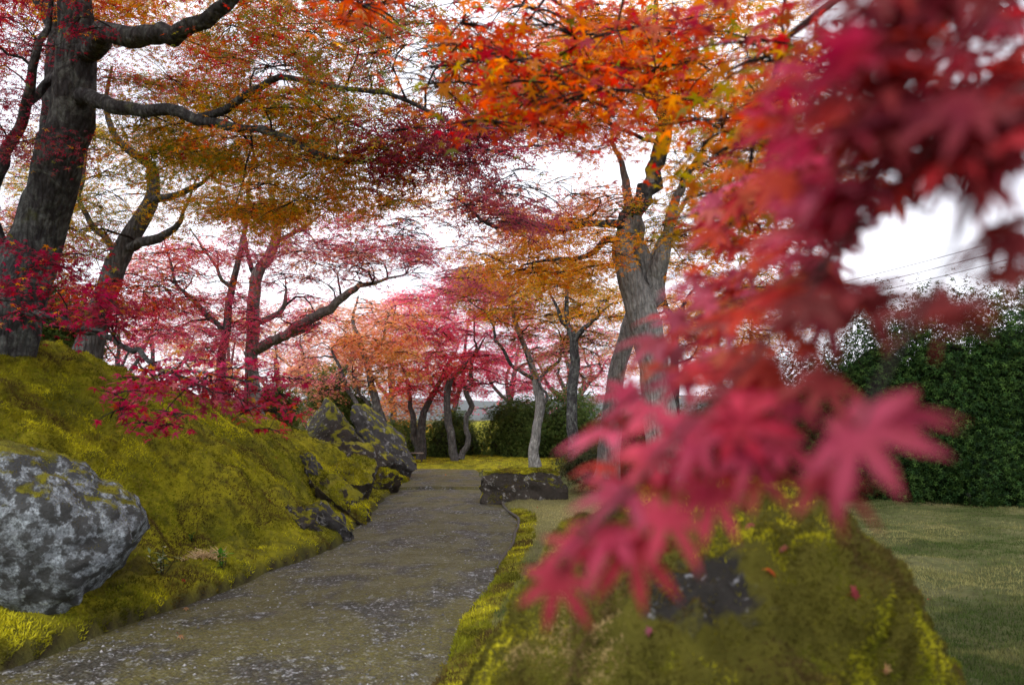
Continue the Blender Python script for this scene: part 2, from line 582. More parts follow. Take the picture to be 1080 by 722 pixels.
def grit():
    n = 4200
    y = 3.4 + 10 * rng.random(n) ** 1.6
    t = rng.random(n)
    t = np.where(rng.random(n) < 0.3, np.where(rng.random(n) < 0.5, t * 0.15, 1 - t * 0.15), t)
    x = Ledge(y) + (Redge(y) - Ledge(y)) * (0.02 + 0.96 * t)
    k = vnoise(np.stack([x * 1.6, y * 1.2, 0 * x], -1), 77) + 0.5 * rng.random(n) > 0.1
    x, y = x[k], y[k]
    n = len(x)
    z = path_z(x, y)
    r = 0.003 + 0.011 * rng.random(n) ** 4
    base = np.array([[1, 0, 0], [0, 1, 0], [-1, 0, 0], [0, -1, 0], [0, 0, 0.8], [0, 0, -0.6]], float)
    f = np.array([[0, 1, 4], [1, 2, 4], [2, 3, 4], [3, 0, 4], [1, 0, 5], [2, 1, 5], [3, 2, 5], [0, 3, 5]])
    an = rng.random(n) * 6.28
    b = base[None] * (0.7 + 0.6 * rng.random((n, 6, 1)))
    R = np.zeros((n, 3, 3))
    R[:, 0, 0] = np.cos(an); R[:, 0, 1] = -np.sin(an); R[:, 1, 0] = np.sin(an); R[:, 1, 1] = np.cos(an); R[:, 2, 2] = 1
    V = np.einsum('nij,nkj->nki', R, b) * r[:, None, None] + np.stack([x, y, z + r * 0.2], -1)[:, None]
    g = 0.08 + 0.3 * rng.random(n) ** 2
    c = np.stack([g, g * 1.0, g * 1.02], -1)
    k = NT('grit_stone')
    m = k.done(k.principled(k.attr(), 0.8))
    o = mesh_obj('gravel', V.reshape(-1, 3), (f[None] + 6 * np.arange(n)[:, None, None]).reshape(-1, 3), m, None, np.repeat(c, 6, 0))
    tag(o, 'pale loose grit scattered over the damp path', 'gravel', kind='stuff')


grit()

# ------------------------------------------------------------------ leaf batches
PAL = {
    'crimson': [(0.40, 0.022, 0.075), (0.33, 0.016, 0.055), (0.46, 0.04, 0.11), (0.27, 0.015, 0.04)],
    'pink': [(0.5, 0.11, 0.19), (0.44, 0.08, 0.15), (0.42, 0.11, 0.17), (0.52, 0.17, 0.15)],
    'shaded_red': [(0.1, 0.01, 0.018), (0.14, 0.012, 0.022), (0.08, 0.012, 0.012), (0.17, 0.014, 0.03)],  # reds darkened to stand for leaves in the shaded upper right corner
    'umber': [(0.07, 0.024, 0.01), (0.055, 0.018, 0.012), (0.09, 0.02, 0.014), (0.06, 0.028, 0.008)],
    'brown': [(0.1, 0.03, 0.014), (0.13, 0.04, 0.012), (0.08, 0.022, 0.014), (0.15, 0.03, 0.02)],
    'hotpink': [(0.7, 0.1, 0.2), (0.68, 0.07, 0.16), (0.64, 0.08, 0.2), (0.7, 0.18, 0.22)],
    'maroon': [(0.17, 0.014, 0.03), (0.22, 0.02, 0.035), (0.12, 0.014, 0.025), (0.26, 0.025, 0.05)],
    'purple': [(0.27, 0.055, 0.09), (0.33, 0.07, 0.1), (0.22, 0.045, 0.07), (0.34, 0.09, 0.07)],
    'red': [(0.44, 0.028, 0.02), (0.36, 0.02, 0.02), (0.5, 0.05, 0.02), (0.38, 0.03, 0.05)],
    'orangered': [(0.52, 0.085, 0.018), (0.48, 0.06, 0.02), (0.5, 0.13, 0.02), (0.36, 0.05, 0.02)],
    'orange': [(0.6, 0.22, 0.03), (0.56, 0.17, 0.025), (0.58, 0.28, 0.04), (0.5, 0.13, 0.03)],
    'salmon': [(0.68, 0.36, 0.23), (0.66, 0.3, 0.22), (0.66, 0.42, 0.2), (0.62, 0.24, 0.22)],
    'gold': [(0.6, 0.33, 0.035), (0.52, 0.28, 0.03), (0.56, 0.38, 0.05), (0.46, 0.19, 0.03)],
    'olive': [(0.26, 0.21, 0.022), (0.2, 0.19, 0.022), (0.36, 0.2, 0.022), (0.15, 0.16, 0.02)],
    'green': [(0.09, 0.13, 0.02), (0.12, 0.15, 0.025), (0.18, 0.17, 0.02), (0.07, 0.1, 0.018)],
}


def pick(names, n):
    names = names.split('+')
    a = np.array([PAL[k][q] for k in names for q in range(4)])
    c = a[rng.integers(0, len(a), n)]
    return c * (0.75 + 0.5 * rng.random((n, 1)))


def frames(nv):
    """random in-plane frames for unit normals nv"""
    n = len(nv)
    r = rng.normal(size=(n, 3))
    u = nrm(np.cross(nv, r))
    return u, np.cross(nv, u)


def star_leaves(acc, pos, nv, size, cols, fine=False, lobes=5):
    """maple leaves: five pointed lobes each; fine gives the shoulders between lobes"""
    n = len(pos)
    if n == 0:
        return
    u, v = frames(nv)
    ang = np.radians(np.array([-125, -62, 0, 62, 125])) if lobes == 5 else np.radians(np.array([-140, -95, -48, 0, 48, 95, 140]))
    ln = np.array([0.62, 0.92, 1.0, 0.92, 0.62]) if lobes == 5 else np.array([0.45, 0.75, 0.95, 1.0, 0.95, 0.75, 0.45])
    L = len(ang)
    loc = []
    if fine:
        sh = np.concatenate([[ang[0] - 0.6], (ang[1:] + ang[:-1]) / 2, [ang[-1] + 0.6]])
        loc.append((0, 0, 0))
        for k in range(L + 1):
            loc.append((0.3 * math.cos(sh[k]), 0.3 * math.sin(sh[k]), 0.02))
        for k in range(L):
            loc.append((ln[k] * math.cos(ang[k]), ln[k] * math.sin(ang[k]), -0.25 * ln[k]))
        f = []
        for k in range(L):
            f += [[0, 1 + k, L + 2 + k], [0, L + 2 + k, 2 + k]]
    else:
        f = []
        for k in range(L):
            b = len(loc)
            wd = 0.5
            for da in (-wd, wd):
                loc.append((0.31 * math.cos(ang[k] + da * 1.2), 0.31 * math.sin(ang[k] + da * 1.35), 0.0))
            loc.append((ln[k] * math.cos(ang[k]), ln[k] * math.sin(ang[k]), -0.28 * ln[k]))
            f.append([b, b + 1, b + 2])
    loc = np.array(loc)
    m = len(loc)
    size = np.broadcast_to(np.asarray(size, float), (n,))
    curl = (0.3 + 1.4 * rng.random(n))[:, None, None]
    V = pos[:, None] + size[:, None, None] * (loc[None, :, 0:1] * u[:, None] + loc[None, :, 1:2] * v[:, None] + curl * loc[None, :, 2:3] * nv[:, None])
    acc.add(V.reshape(-1, 3), (np.array(f)[None] + m * np.arange(n)[:, None, None]).reshape(-1, 3), None, np.repeat(cols, m, 0))


GAPS = []


def open_gaps(p):
    """leave the openings in the canopy free of leaves"""
    if not GAPS:
        return np.ones(len(p), bool)
    px, py = proj(p)
    keep = np.ones(len(p), bool)
    wob = vnoise(p * 2.2, 91) * 0.5 + vnoise(p * 6, 92) * 0.3
    for cx, cy, rx, ry, prob in GAPS:
        d = np.hypot((px - cx) / rx, (py - cy) / ry) + wob
        keep &= ~((d < 1) & (rng.random(len(p)) < prob))
    return keep


class Tree:
    def __init__(self, label, base, bark_m, name='maple_tree', twig_m=None):
        self.root = thing(name, label, 'tree', base, 'autumn maple trees' if name == 'maple_tree' else None)
        self.bark, self.twm = bark_m, twig_m or M_TWIG
        self.nodes = []
        self.crown, self.twigs = Acc(), Acc()
        self.has_tw = False

    def limb(self, pts, step=0.12, sides=12, rough=0.2, part='branch', flare=0.0, mat=None):
        pr = catmull(pts, step)
        k = len(pr)
        fade = np.minimum(1, np.minimum(np.arange(k), np.arange(k)[::-1]) / 3.0)[:, None]
        wob = np.stack([fbm(pr[:, :3] * 2.2 + 31 * q, 3, 300 + q) for q in range(3)], -1)
        pr[:, :3] += fade * wob * np.minimum(0.05, 0.05 + 0 * pr[:, 3:4]) * (0.4 if part == 'trunk' else 1.0) * max(1.0, pr[0, 1] / 12)
        if part == 'branch':
            pr[1:-1, :3] += 0.2 * pr[1:-1, 3:4] * rng.normal(size=(k - 2, 3))
        a = Acc()
        tube(a, pr, sides, rough, int(rng.integers(0, 999)), flare)
        a.build(part, mat or self.bark, self.root, True)
        self.nodes.append(pr)
        return pr

    def px(self, rows, **kw):
        """rows of (px, py, depth, radius)"""
        r = np.array(rows, float)
        return self.limb(np.concatenate([P(r[:, 0], r[:, 1], r[:, 2]), r[:, 3:4]], 1), **kw)

    def sprays(self, cen, R, pal, leaf=0.034, dens=1.0, fine=False, flat=0.26, tilt=0.4, twiglets=True):
        """flat layered sprays of leaves, each hung on a twig from the nearest limb"""
        if len(cen) == 0:
            return
        nodes = np.concatenate(self.nodes)
        order = np.argsort([np.min(np.linalg.norm(nodes[:, :3] - c, axis=1)) for c in cen])
        pool = [nodes]
        for k in order:
            c = cen[k]
            nd = np.concatenate(pool)
            d = np.linalg.norm(nd[:, :3] - c, axis=1) + 0.6 * np.maximum(nd[:, 2] - c[2], 0) + 2.5 * (nd[:, 3] > 0.17)
            b = nd[np.argmin(d)]
            ln = np.linalg.norm(c - b[:3])
            wide = min(2.4, max(1.0, c[1] / 8))
            r0 = min(0.75 * b[3], (0.006 + 0.009 * ln) * wide)
            mid = (b[:3] + c) / 2 + np.array([0, 0, 0.1 * ln]) + 0.1 * ln * rng.normal(size=3)
            pr = catmull(np.array([[*b[:3], r0], [*mid, r0 * 0.7], [*c, max(0.003 * wide, r0 * 0.35)]]), max(0.12, ln / 8))
            pr[1:-1, :3] += 0.02 * ln * rng.normal(size=(len(pr) - 2, 3))
            tube(self.twigs, pr, 5)
            self.has_tw = True
            pool.append(pr[1:])
            Rk = R * (0.6 + 0.8 * rng.random())
            nv = nrm(np.array([rng.normal() * tilt * 0.6, rng.normal() * tilt * 0.6 - 0.08, 1.0]))
            n = max(8, int(1350 * dens * Rk * Rk * (0.034 / leaf) ** 2))
            u = nrm(np.cross(nv, [0.3, 1, 0.1]))
            v = np.cross(nv, u)
            el = 0.6 + 0.6 * rng.random()
            # leaves gather along several twiglets of the spray
            K = 7
            ta = rng.random(K) * 6.28
            kk = rng.integers(0, K, n)
            rr = Rk * np.sqrt(rng.random(n))
            a = ta[kk] + rng.normal(size=n) * 0.33
            off = (rr * np.cos(a))[:, None] * u * (1 / el) ** 0.5 + (rr * np.sin(a) * el)[:, None] * v
            pos = c + off + nv * (rng.normal(size=n) * flat * Rk * 0.5 - 0.28 * rr * rr / Rk)[:, None]
            if twiglets and leaf * 2 * F / max(c[1], 0.5) > 3.2:
                for q in range(K):
                    e = c + Rk * 0.85 * (math.cos(ta[q]) * u * (1 / el) ** 0.5 + math.sin(ta[q]) * el * v) - nv * 0.2 * Rk
                    m2 = (c + e) / 2 + nv * 0.05 * Rk
                    tube(self.twigs, np.array([[*c, 0.004 * wide], [*m2, 0.003 * wide], [*e, 0.0015]]), 3)
            ln_ = nrm(nv + rng.normal(size=(n, 3)) * tilt + off * 0.5)
            keep = open_gaps(pos)
            pos, ln_ = pos[keep], ln_[keep]
            n = len(pos)
            base = pick(pal, 1)
            cols = 0.3 * base + 0.7 * pick(pal, n)
            odd = rng.random(n) < 0.1
            cols[odd] = pick('olive+orange+red', int(odd.sum()))
            star_leaves(self.crown, pos, ln_, leaf * (0.85 + 0.6 * rng.random(n)), cols, fine)

    def region(self, cx, cy, rx, ry, d0, d1, n, R, pal, **kw):
        n = int(n * 1.5 + 0.5)
        kw.setdefault('dens', 0.6)
        rx, ry = rx * 1.08, ry * 1.08
        a = rng.random(n) * 6.28
        r = np.sqrt(rng.random(n))
        self.sprays(P(cx + rx * r * np.cos(a), cy + ry * r * np.sin(a), d0 + (d1 - d0) * rng.random(n)), R, pal, **kw)

    def finish(self):
        if self.has_tw:
            self.twigs.build('twigs', self.twm, self.root, True)
        if self.crown.n:
            self.crown.build('crown', M_LEAF, self.root)
        return self.root


def g3(px, py, d):
    p = P(px, py, d)
    return (float(p[0]), float(p[1]), float(G(p[0:1], p[1:2])[0]))


GAPS += [(292, 74, 26, 20, 0.85), (445, 75, 30, 45, 0.8), (560, 190, 34, 26, 0.8), (430, 236, 40, 16, 0.85), (425, 292, 45, 14, 0.8),
         (140, 95, 16, 10, 0.7), (30, 50, 26, 30, 0.6), (195, 300, 40, 12, 0.75), (520, 20, 30, 16, 0.7), (965, 250, 62, 42, 0.97),
         (500, 245, 30, 26, 0.6), (395, 130, 20, 10, 0.6), (130, 205, 30, 12, 0.6), (640, 360, 30, 30, 0.5), (1060, 240, 30, 50, 0.9),
         (345, 290, 50, 14, 0.5), (560, 170, 50, 40, 0.4), (780, 60, 40, 20, 0.5), (990, 290, 90, 30, 0.9)]

# ---- big leaning maple at the left
t = Tree('big dark leaning maple on top of the moss bank, its trunk at the left edge', g3(5, 365, 8.0), M_BARK_D)
t.px([(-4, 392, 8, 0.316), (6, 350, 8, 0.285), (24, 295, 8, 0.261), (47, 230, 8, 0.237), (64, 170, 7.9, 0.225), (76, 115, 7.8, 0.213), (82, 60, 7.7, 0.174), (80, 10, 7.6, 0.150), (74, -60, 7.5, 0.127), (80, -160, 7.4, 0.079)], part='trunk', sides=28, rough=0.22, flare=0.35)
t.px([(50, 150, 8, 0.127), (56, 90, 8.1, 0.119), (56, 40, 8.2, 0.103), (40, -30, 8.3, 0.079), (10, -120, 8.4, 0.048)])
t.px([(88, 62, 7.7, 0.110), (106, 46, 7.4, 0.103), (128, 40, 7.1, 0.095), (160, 38, 6.8, 0.087), (190, 33, 6.6, 0.075), (215, 20, 6.4, 0.067), (240, 2, 6.3, 0.060), (275, -40, 6.2, 0.040), (330, -90, 6, 0.024)])
t.px([(84, 100, 7.7, 0.079), (108, 106, 7.4, 0.067), (140, 115, 7.2, 0.060), (175, 120, 7, 0.053), (215, 126, 6.9, 0.048), (260, 133, 6.8, 0.036), (310, 148, 6.7, 0.029), (345, 163, 6.6, 0.024), (400, 170, 6.5, 0.017), (428, 158, 6.5, 0.009)])
t.px([(208, 125, 6.9, 0.040), (238, 113, 6.8, 0.036), (265, 96, 6.6, 0.029), (300, 86, 6.4, 0.026), (345, 87, 6.2, 0.022), (380, 93, 6.1, 0.019), (430, 110, 6, 0.016), (480, 130, 6, 0.012), (525, 136, 6, 0.006)])
t.px([(8, 290, 8, 0.071), (-14, 220, 7.9, 0.067), (4, 170, 7.8, 0.060), (24, 110, 7.7, 0.052), (36, 75, 7.6, 0.040), (52, 30, 7.5, 0.028), (60, -30, 7.5, 0.016)])
t.px([(30, 108, 7.7, 0.040), (48, 90, 7.8, 0.040), (70, 78, 7.8, 0.040)])
t.px([(20, 330, 8, 0.048), (60, 335, 7.2, 0.036), (110, 355, 6.4, 0.024), (150, 375, 5.6, 0.017), (200, 395, 5.2, 0.011), (260, 402, 5.1, 0.006)])
for a in [(30, 20, 60, 50, 8.6, 10.5, 18, .5, 'maroon+red'), (60, 20, 60, 40, 6.6, 7.2, 3, .3, 'maroon'), (15, 110, 40, 70, 7, 9.5, 12, .45, 'purple+maroon'),
          (180, 0, 110, 45, 7.8, 10.5, 26, .5, 'red+orangered+olive+gold'), (205, 72, 105, 32, 8, 11, 26, .5, 'crimson+orangered+olive+green'),
          (225, 140, 95, 38, 7.4, 10, 28, .5, 'olive+green+gold'), (330, 35, 90, 45, 5.5, 8.5, 22, .45, 'olive+green+red'),
          (340, 130, 100, 40, 6, 9, 26, .45, 'olive+green+gold+orangered'), (350, 190, 95, 32, 6.5, 9, 22, .45, 'olive+orange'),
          (470, 145, 75, 40, 5.6, 7, 24, .38, 'purple+maroon'), (525, 195, 40, 40, 5.6, 6.5, 14, .32, 'purple'),
          (280, 215, 90, 22, 7, 9.5, 12, .4, 'olive+orange'), (430, 40, 60, 60, 5.5, 7, 12, .35, 'olive+green+purple'),
          (60, -110, 220, 90, 6, 9, 18, .7, 'red+olive+maroon')]:  # last region lies above the frame, added to shade the left side
    t.region(*a)
cen = np.stack([-6.5 + 4.6 * rng.random(60), 1.5 + 6 * rng.random(60), 5.0 + 1.8 * rng.random(60)], -1)  # out-of-view sprays added overhead to darken the left bank
qx, qy = proj(cen)
t.sprays(cen[(qy < -60) | (qx < -80)], 0.8, 'red+olive+maroon', leaf=0.05, dens=0.9)
for a in [(60, 300, 75, 36, 6, 7, 7, .3, 'crimson+maroon'), (95, 335, 40, 20, 5.8, 6.4, 3, .26, 'crimson+maroon'),
          (190, 395, 62, 14, 4.8, 5.4, 9, .22, 'crimson+pink'), (265, 400, 50, 20, 5, 5.4, 6, .22, 'crimson+pink'),
          (138, 428, 22, 22, 4.7, 5, 4, .13, 'crimson'), (180, 440, 18, 12, 4.7, 5, 3, .12, 'crimson'), (285, 435, 22, 16, 5, 5.4, 3, .14, 'crimson+red')]:
    t.region(*a, fine=True, leaf=0.036, flat=0.3)
t.finish()

# ---- second trunk on the bank
t = Tree('dark forked maple just behind the big leaning maple on the moss bank', g3(92, 378, 11), M_BARK_M)
t.px([(88, 396, 11, 0.199), (94, 370, 11, 0.184), (105, 330, 11, 0.162), (124, 278, 11, 0.148), (141, 245, 11, 0.125), (159, 215, 11, 0.107), (163, 195, 11, 0.089), (159, 176, 11, 0.074), (140, 162, 10.9, 0.059), (122, 145, 10.8, 0.044), (112, 112, 10.7, 0.030), (118, 70, 10.6, 0.015)], part='trunk', sides=18, flare=0.3)
t.px([(160, 212, 11, 0.066), (176, 208, 10.8, 0.056), (192, 204, 10.6, 0.044), (208, 196, 10.5, 0.034), (224, 183, 10.4, 0.019), (245, 160, 10.3, 0.009)])
t.px([(130, 264, 11, 0.081), (150, 255, 10.8, 0.074), (168, 249, 10.7, 0.063), (186, 241, 10.6, 0.044), (195, 224, 10.5, 0.026), (206, 190, 10.4, 0.011)])
t.px([(124, 272, 11, 0.052), (112, 248, 11, 0.044), (98, 234, 11, 0.037), (86, 206, 11, 0.030), (88, 176, 11, 0.022), (96, 140, 11, 0.011)])
for a in [(95, 185, 80, 55, 10, 13, 22, .5, 'olive+green+gold'), (170, 175, 70, 40, 10, 13, 16, .5, 'olive+orange'), (60, 255, 60, 30, 10, 12, 10, .45, 'olive+purple'),
          (150, 320, 60, 30, 10, 13, 16, .45, 'crimson+orangered'), (40, 215, 60, 40, 11, 14, 12, .5, 'purple+olive')]:
    t.region(*a, leaf=0.038)
t.finish()

# ---- slim pair further along the bank
t = Tree('slender dark maple stem rising beside a thicker grey one on the moss bank', g3(228, 424, 15), M_BARK_M)
t.px([(226, 434, 15, .12), (229, 418, 15, .1), (233, 385, 15, .085), (238, 350, 15, .075), (246, 300, 15, .065), (252, 270, 15, .055), (259, 235, 15, .045), (263, 195, 15, .03), (268, 150, 15, .012)], part='trunk', sides=12, flare=0.3)
t.px([(237, 352, 15, .05), (222, 336, 14.9, .045), (204, 318, 14.8, .04), (184, 298, 14.7, .03), (178, 270, 14.6, .02), (172, 250, 14.5, .01)])
t.px([(245, 305, 15, .04), (228, 280, 15, .03), (214, 262, 15, .02), (200, 240, 15, .01)])
for a in [(205, 335, 60, 35, 13.5, 16, 24, .5, 'pink+hotpink'), (215, 275, 50, 30, 13.5, 16, 16, .5, 'pink+orangered'), (170, 300, 40, 40, 14, 17, 12, .5, 'pink+salmon')]:
    t.region(*a, leaf=0.042)
t.finish()
t = Tree('grey maple with a long pale limb reaching right over the mossy rocks', g3(267, 432, 15.6), M_BARK_G)
t.px([(268, 440, 15.6, .16), (266, 400, 15.6, .135), (266, 350, 15.6, .125), (271, 297, 15.6, .115), (284, 271, 15.6, .1), (293, 243, 15.6, .085), (288, 216, 15.6, .06), (284, 180, 15.6, .04), (290, 140, 15.6, .015)], part='trunk', sides=14, flare=0.3)
t.px([(266, 369, 15.6, .11), (290, 356, 15.3, .105), (312, 347, 15, .1), (340, 330, 14.8, .085), (362, 312, 14.6, .07), (378, 301, 14.5, .05), (402, 297, 14.4, .03), (428, 289, 14.3, .012)])
t.px([(294, 353, 15.2, .06), (318, 350, 15.2, .05), (338, 340, 15.2, .03)])
t.px([(266, 342, 15.6, .06), (285, 334, 15.5, .055), (297, 324, 15.4, .045), (302, 305, 15.4, .02)])
t.px([(289, 255, 15.6, .055), (305, 248, 15.5, .045), (322, 238, 15.4, .03), (345, 222, 15.3, .012)], mat=M_BARK_D)
t.px([(272, 295, 15.6, .05), (262, 270, 15.6, .04), (258, 240, 15.7, .02)], mat=M_BARK_D)
for a in [(330, 255, 90, 40, 13.5, 16.5, 34, .5, 'pink+purple'), (400, 262, 55, 30, 13.5, 15.5, 18, .5, 'pink+purple'), (290, 330, 45, 30, 14.5, 17, 12, .45, 'hotpink+pink'),
          (300, 205, 70, 28, 13, 16, 14, .5, 'olive+orange'), (375, 275, 30, 12, 14, 15, 5, .4, 'orange+salmon'), (425, 225, 45, 18, 13.5, 15, 8, .4, 'purple+orange'), (445, 255, 45, 26, 13, 15, 12, .42, 'pink+purple'), (340, 275, 50, 22, 13.5, 15.5, 10, .42, 'pink+salmon'), (490, 275, 40, 25, 13, 15, 7, .4, 'purple+pink')]:
    t.region(*a, leaf=0.042)
t.finish()

# ---- maples around the far end of the path
t = Tree('curving slim maple with salmon leaves behind the tall rocks', g3(405, 480, 22.5), M_BARK_M)
t.px([(406, 488, 22.5, 0.144), (405, 455, 22.5, 0.122), (398, 425, 22.5, 0.108), (392, 405, 22.5, 0.101), (386, 379, 22.5, 0.086), (376, 352, 22.5, 0.065), (373, 335, 22.5, 0.043), (378, 312, 22.5, 0.022)], part='trunk', sides=12)
t.px([(387, 382, 22.5, 0.058), (397, 369, 22.4, 0.050), (405, 351, 22.3, 0.040), (410, 330, 22.2, 0.022)])
t.px([(400, 470, 22.5, 0.072), (384, 440, 22.3, 0.065), (370, 411, 22.2, 0.058), (358, 388, 22.1, 0.047), (349, 368, 22, 0.029)])
t.px([(395, 440, 22.5, 0.050), (384, 420, 22.8, 0.043), (372, 395, 23, 0.029)])
for a in [(375, 345, 65, 28, 21, 24, 34, .6, 'salmon+salmon+orange'), (350, 390, 50, 25, 21.5, 24, 16, .55, 'salmon+pink'), (408, 380, 30, 22, 21, 24, 9, .5, 'salmon+gold'), (335, 420, 30, 18, 22, 25, 10, .5, 'salmon+green')]:
    t.region(*a, leaf=0.05, dens=0.72)
t.finish()
t = Tree('multi stemmed maple with red leaves next to the little bench', g3(443, 488, 26), M_BARK_M)
t.px([(443, 490, 26, 0.180), (445, 465, 26, 0.150), (446, 440, 26, 0.120), (451, 428, 26, 0.102), (465, 400, 26, 0.072), (475, 378, 26, 0.036)], part='trunk', sides=12)
t.px([(441, 478, 26, 0.120), (437, 445, 26, 0.096), (434, 430, 26, 0.078), (430, 407, 26, 0.054), (425, 385, 26, 0.024)])
for a in [(455, 408, 40, 16, 25.5, 28, 16, .6, 'hotpink+orangered'), (440, 375, 40, 22, 25.5, 28, 16, .6, 'salmon+gold'), (425, 432, 25, 8, 26.5, 28, 6, .5, 'orange+salmon')]:
    t.region(*a, leaf=0.055, dens=0.72)
t.finish()
t = Tree('twin stemmed maple with hot pink leaves in front of the clipped hedge', g3(483, 488, 25), M_BARK_M)
t.px([(481, 489, 25, 0.158), (477, 465, 25, 0.132), (473, 440, 25, 0.119), (471, 414, 25, 0.106), (476, 400, 25, 0.092), (486, 390, 25, 0.079), (497, 378, 25, 0.053), (512, 355, 25, 0.020)], part='trunk', sides=12)
t.px([(486, 484, 25, 0.112), (491, 470, 25, 0.099), (493, 446, 25, 0.086), (492, 414, 25, 0.079), (497, 393, 25, 0.066), (502, 358, 25, 0.033), (500, 325, 25, 0.013)])
for a in [(490, 335, 72, 36, 23.5, 27, 62, .6, 'hotpink+hotpink+pink'), (435, 340, 40, 22, 24, 27, 16, .55, 'hotpink+pink'), (470, 300, 55, 20, 23.5, 26, 16, .55, 'pink+hotpink'), (470, 390, 50, 22, 24, 27, 26, .55, 'hotpink+red'), (530, 390, 40, 25, 24, 28, 18, .55, 'hotpink+pink')]:
    t.region(*a, leaf=0.055, dens=0.72)
t.finish()
t = Tree('pale straight trunked maple with a forked top behind the flat mossy rock', g3(565, 490, 22), M_BARK_G)
t.px([(565, 492, 22, 0.160), (563, 471, 22, 0.136), (568, 443, 22, 0.132), (570, 425, 22, 0.128), (566, 407, 22, 0.120), (563, 393, 22, 0.096), (556, 372, 22, 0.080), (546, 348, 22, 0.064), (541, 328, 22, 0.048), (536, 295, 22, 0.020)], part='trunk', sides=14, flare=0.15)
t.px([(563, 400, 22, 0.056), (546, 390, 21.9, 0.052), (529, 369, 21.8, 0.044), (520, 348, 21.7, 0.036), (512, 328, 21.6, 0.024), (495, 318, 21.5, 0.012)], mat=M_BARK_D)
t.px([(571, 432, 22, 0.048), (576, 418, 21.8, 0.044), (572, 408, 21.7, 0.040), (562, 392, 21.7, 0.036), (556, 380, 21.6, 0.024)], mat=M_BARK_M)
t.px([(568, 402, 22, 0.056), (585, 384, 22, 0.048), (592, 365, 22, 0.040), (602, 345, 22, 0.020)], mat=M_BARK_M)
for a in [(560, 308, 75, 34, 20.5, 23.5, 50, .6, 'olive+orange+gold'), (600, 350, 45, 26, 20.5, 23.5, 16, .5, 'olive+salmon'), (575, 360, 50, 20, 21, 24, 14, .5, 'olive+pink'), (520, 300, 50, 20, 20.5, 23, 14, .6, 'pink+purple')]:
    t.region(*a, leaf=0.05)
t.finish()
t = Tree('dark upright maple trunk between the pale forked maple and the large grey maple', g3(604, 497, 18.5), M_BARK_D)
t.px([(604, 500, 18.5, .14), (604, 443, 18.5, .12), (604, 407, 18.5, .115), (606, 379, 18.5, .11), (606, 358, 18.5, .1), (599, 342, 18.5, .06), (596, 320, 18.5, .05), (604, 290, 18.5, .02)], part='trunk', sides=12, flare=0.2)
t.px([(606, 362, 18.5, .07), (616, 346, 18.4, .06), (632, 330, 18.3, .03), (646, 320, 18.2, .012)])
t.px([(600, 346, 18.5, .06), (588, 332, 18.5, .045), (580, 310, 18.5, .02)])
for a in [(612, 312, 55, 40, 17.5, 20, 38, .5, 'olive+orange+gold'), (600, 375, 50, 22, 19, 21, 10, .5, 'pink+olive')]:
    t.region(*a, leaf=0.045)
t.finish()

# ---- the large grey maple right of the path
t = Tree('large grey barked maple with orange leaves on the lawn right of the path', g3(704, 505, 10.5), M_BARK_G)
t.px([(712, 530, 10.5, 0.289), (704, 480, 10.5, 0.238), (695, 420, 10.5, 0.221), (684, 360, 10.5, 0.212), (675, 325, 10.5, 0.204), (664, 295, 10.5, 0.178), (656, 268, 10.5, 0.153), (660, 252, 10.5, 0.136), (667, 232, 10.5, 0.125), (679, 208, 10.5, 0.105), (689, 184, 10.5, 0.08)], part='trunk', sides=24, flare=0.3)
t.px([(658, 262, 10.5, 0.136), (666, 232, 10.5, 0.128), (682, 204, 10.5, 0.119), (693, 172, 10.5, 0.102), (703, 138, 10.5, 0.093), (695, 112, 10.5, 0.081), (675, 90, 10.5, 0.064), (669, 66, 10.4, 0.051), (684, 30, 10.3, 0.038), (700, -30, 10.2, 0.017)], mat=M_BARK_D, sides=16)
t.px([(681, 335, 10.6, 0.170), (688, 300, 10.6, 0.136), (698, 268, 10.6, 0.119), (703, 248, 10.7, 0.085), (712, 215, 10.8, 0.060), (735, 170, 10.9, 0.043), (765, 120, 11, 0.017)], sides=16)
t.px([(676, 315, 10.7, 0.153), (676, 275, 10.7, 0.111), (668, 230, 10.8, 0.076), (660, 190, 10.9, 0.051), (650, 150, 11, 0.025), (640, 100, 11, 0.010)], sides=16)
t.px([(662, 240, 10.5, 0.055), (640, 236, 10.3, 0.047), (615, 235, 10.2, 0.043), (590, 239, 10, 0.038), (570, 235, 9.9, 0.034), (545, 234, 9.8, 0.030), (525, 240, 9.7, 0.025), (505, 232, 9.6, 0.020), (486, 213, 9.5, 0.014), (470, 203, 9.4, 0.007)], mat=M_BARK_D)
t.px([(656, 258, 10.5, 0.047), (640, 252, 10.4, 0.043), (625, 262, 10.3, 0.038), (605, 270, 10.2, 0.030), (575, 273, 10, 0.019), (548, 281, 9.9, 0.009)], mat=M_BARK_D)
t.px([(697, 114, 10.5, 0.043), (712, 104, 10.4, 0.038), (728, 112, 10.3, 0.025), (750, 100, 10.2, 0.013)], mat=M_BARK_D)
t.px([(672, 80, 10.4, 0.034), (650, 50, 10.2, 0.030), (610, 20, 10, 0.025), (560, -10, 9.8, 0.013)], mat=M_BARK_D)
t.px([(700, 150, 10.5, 0.034), (660, 140, 10.2, 0.025), (620, 120, 10, 0.021), (590, 105, 9.8, 0.009)], mat=M_BARK_D)
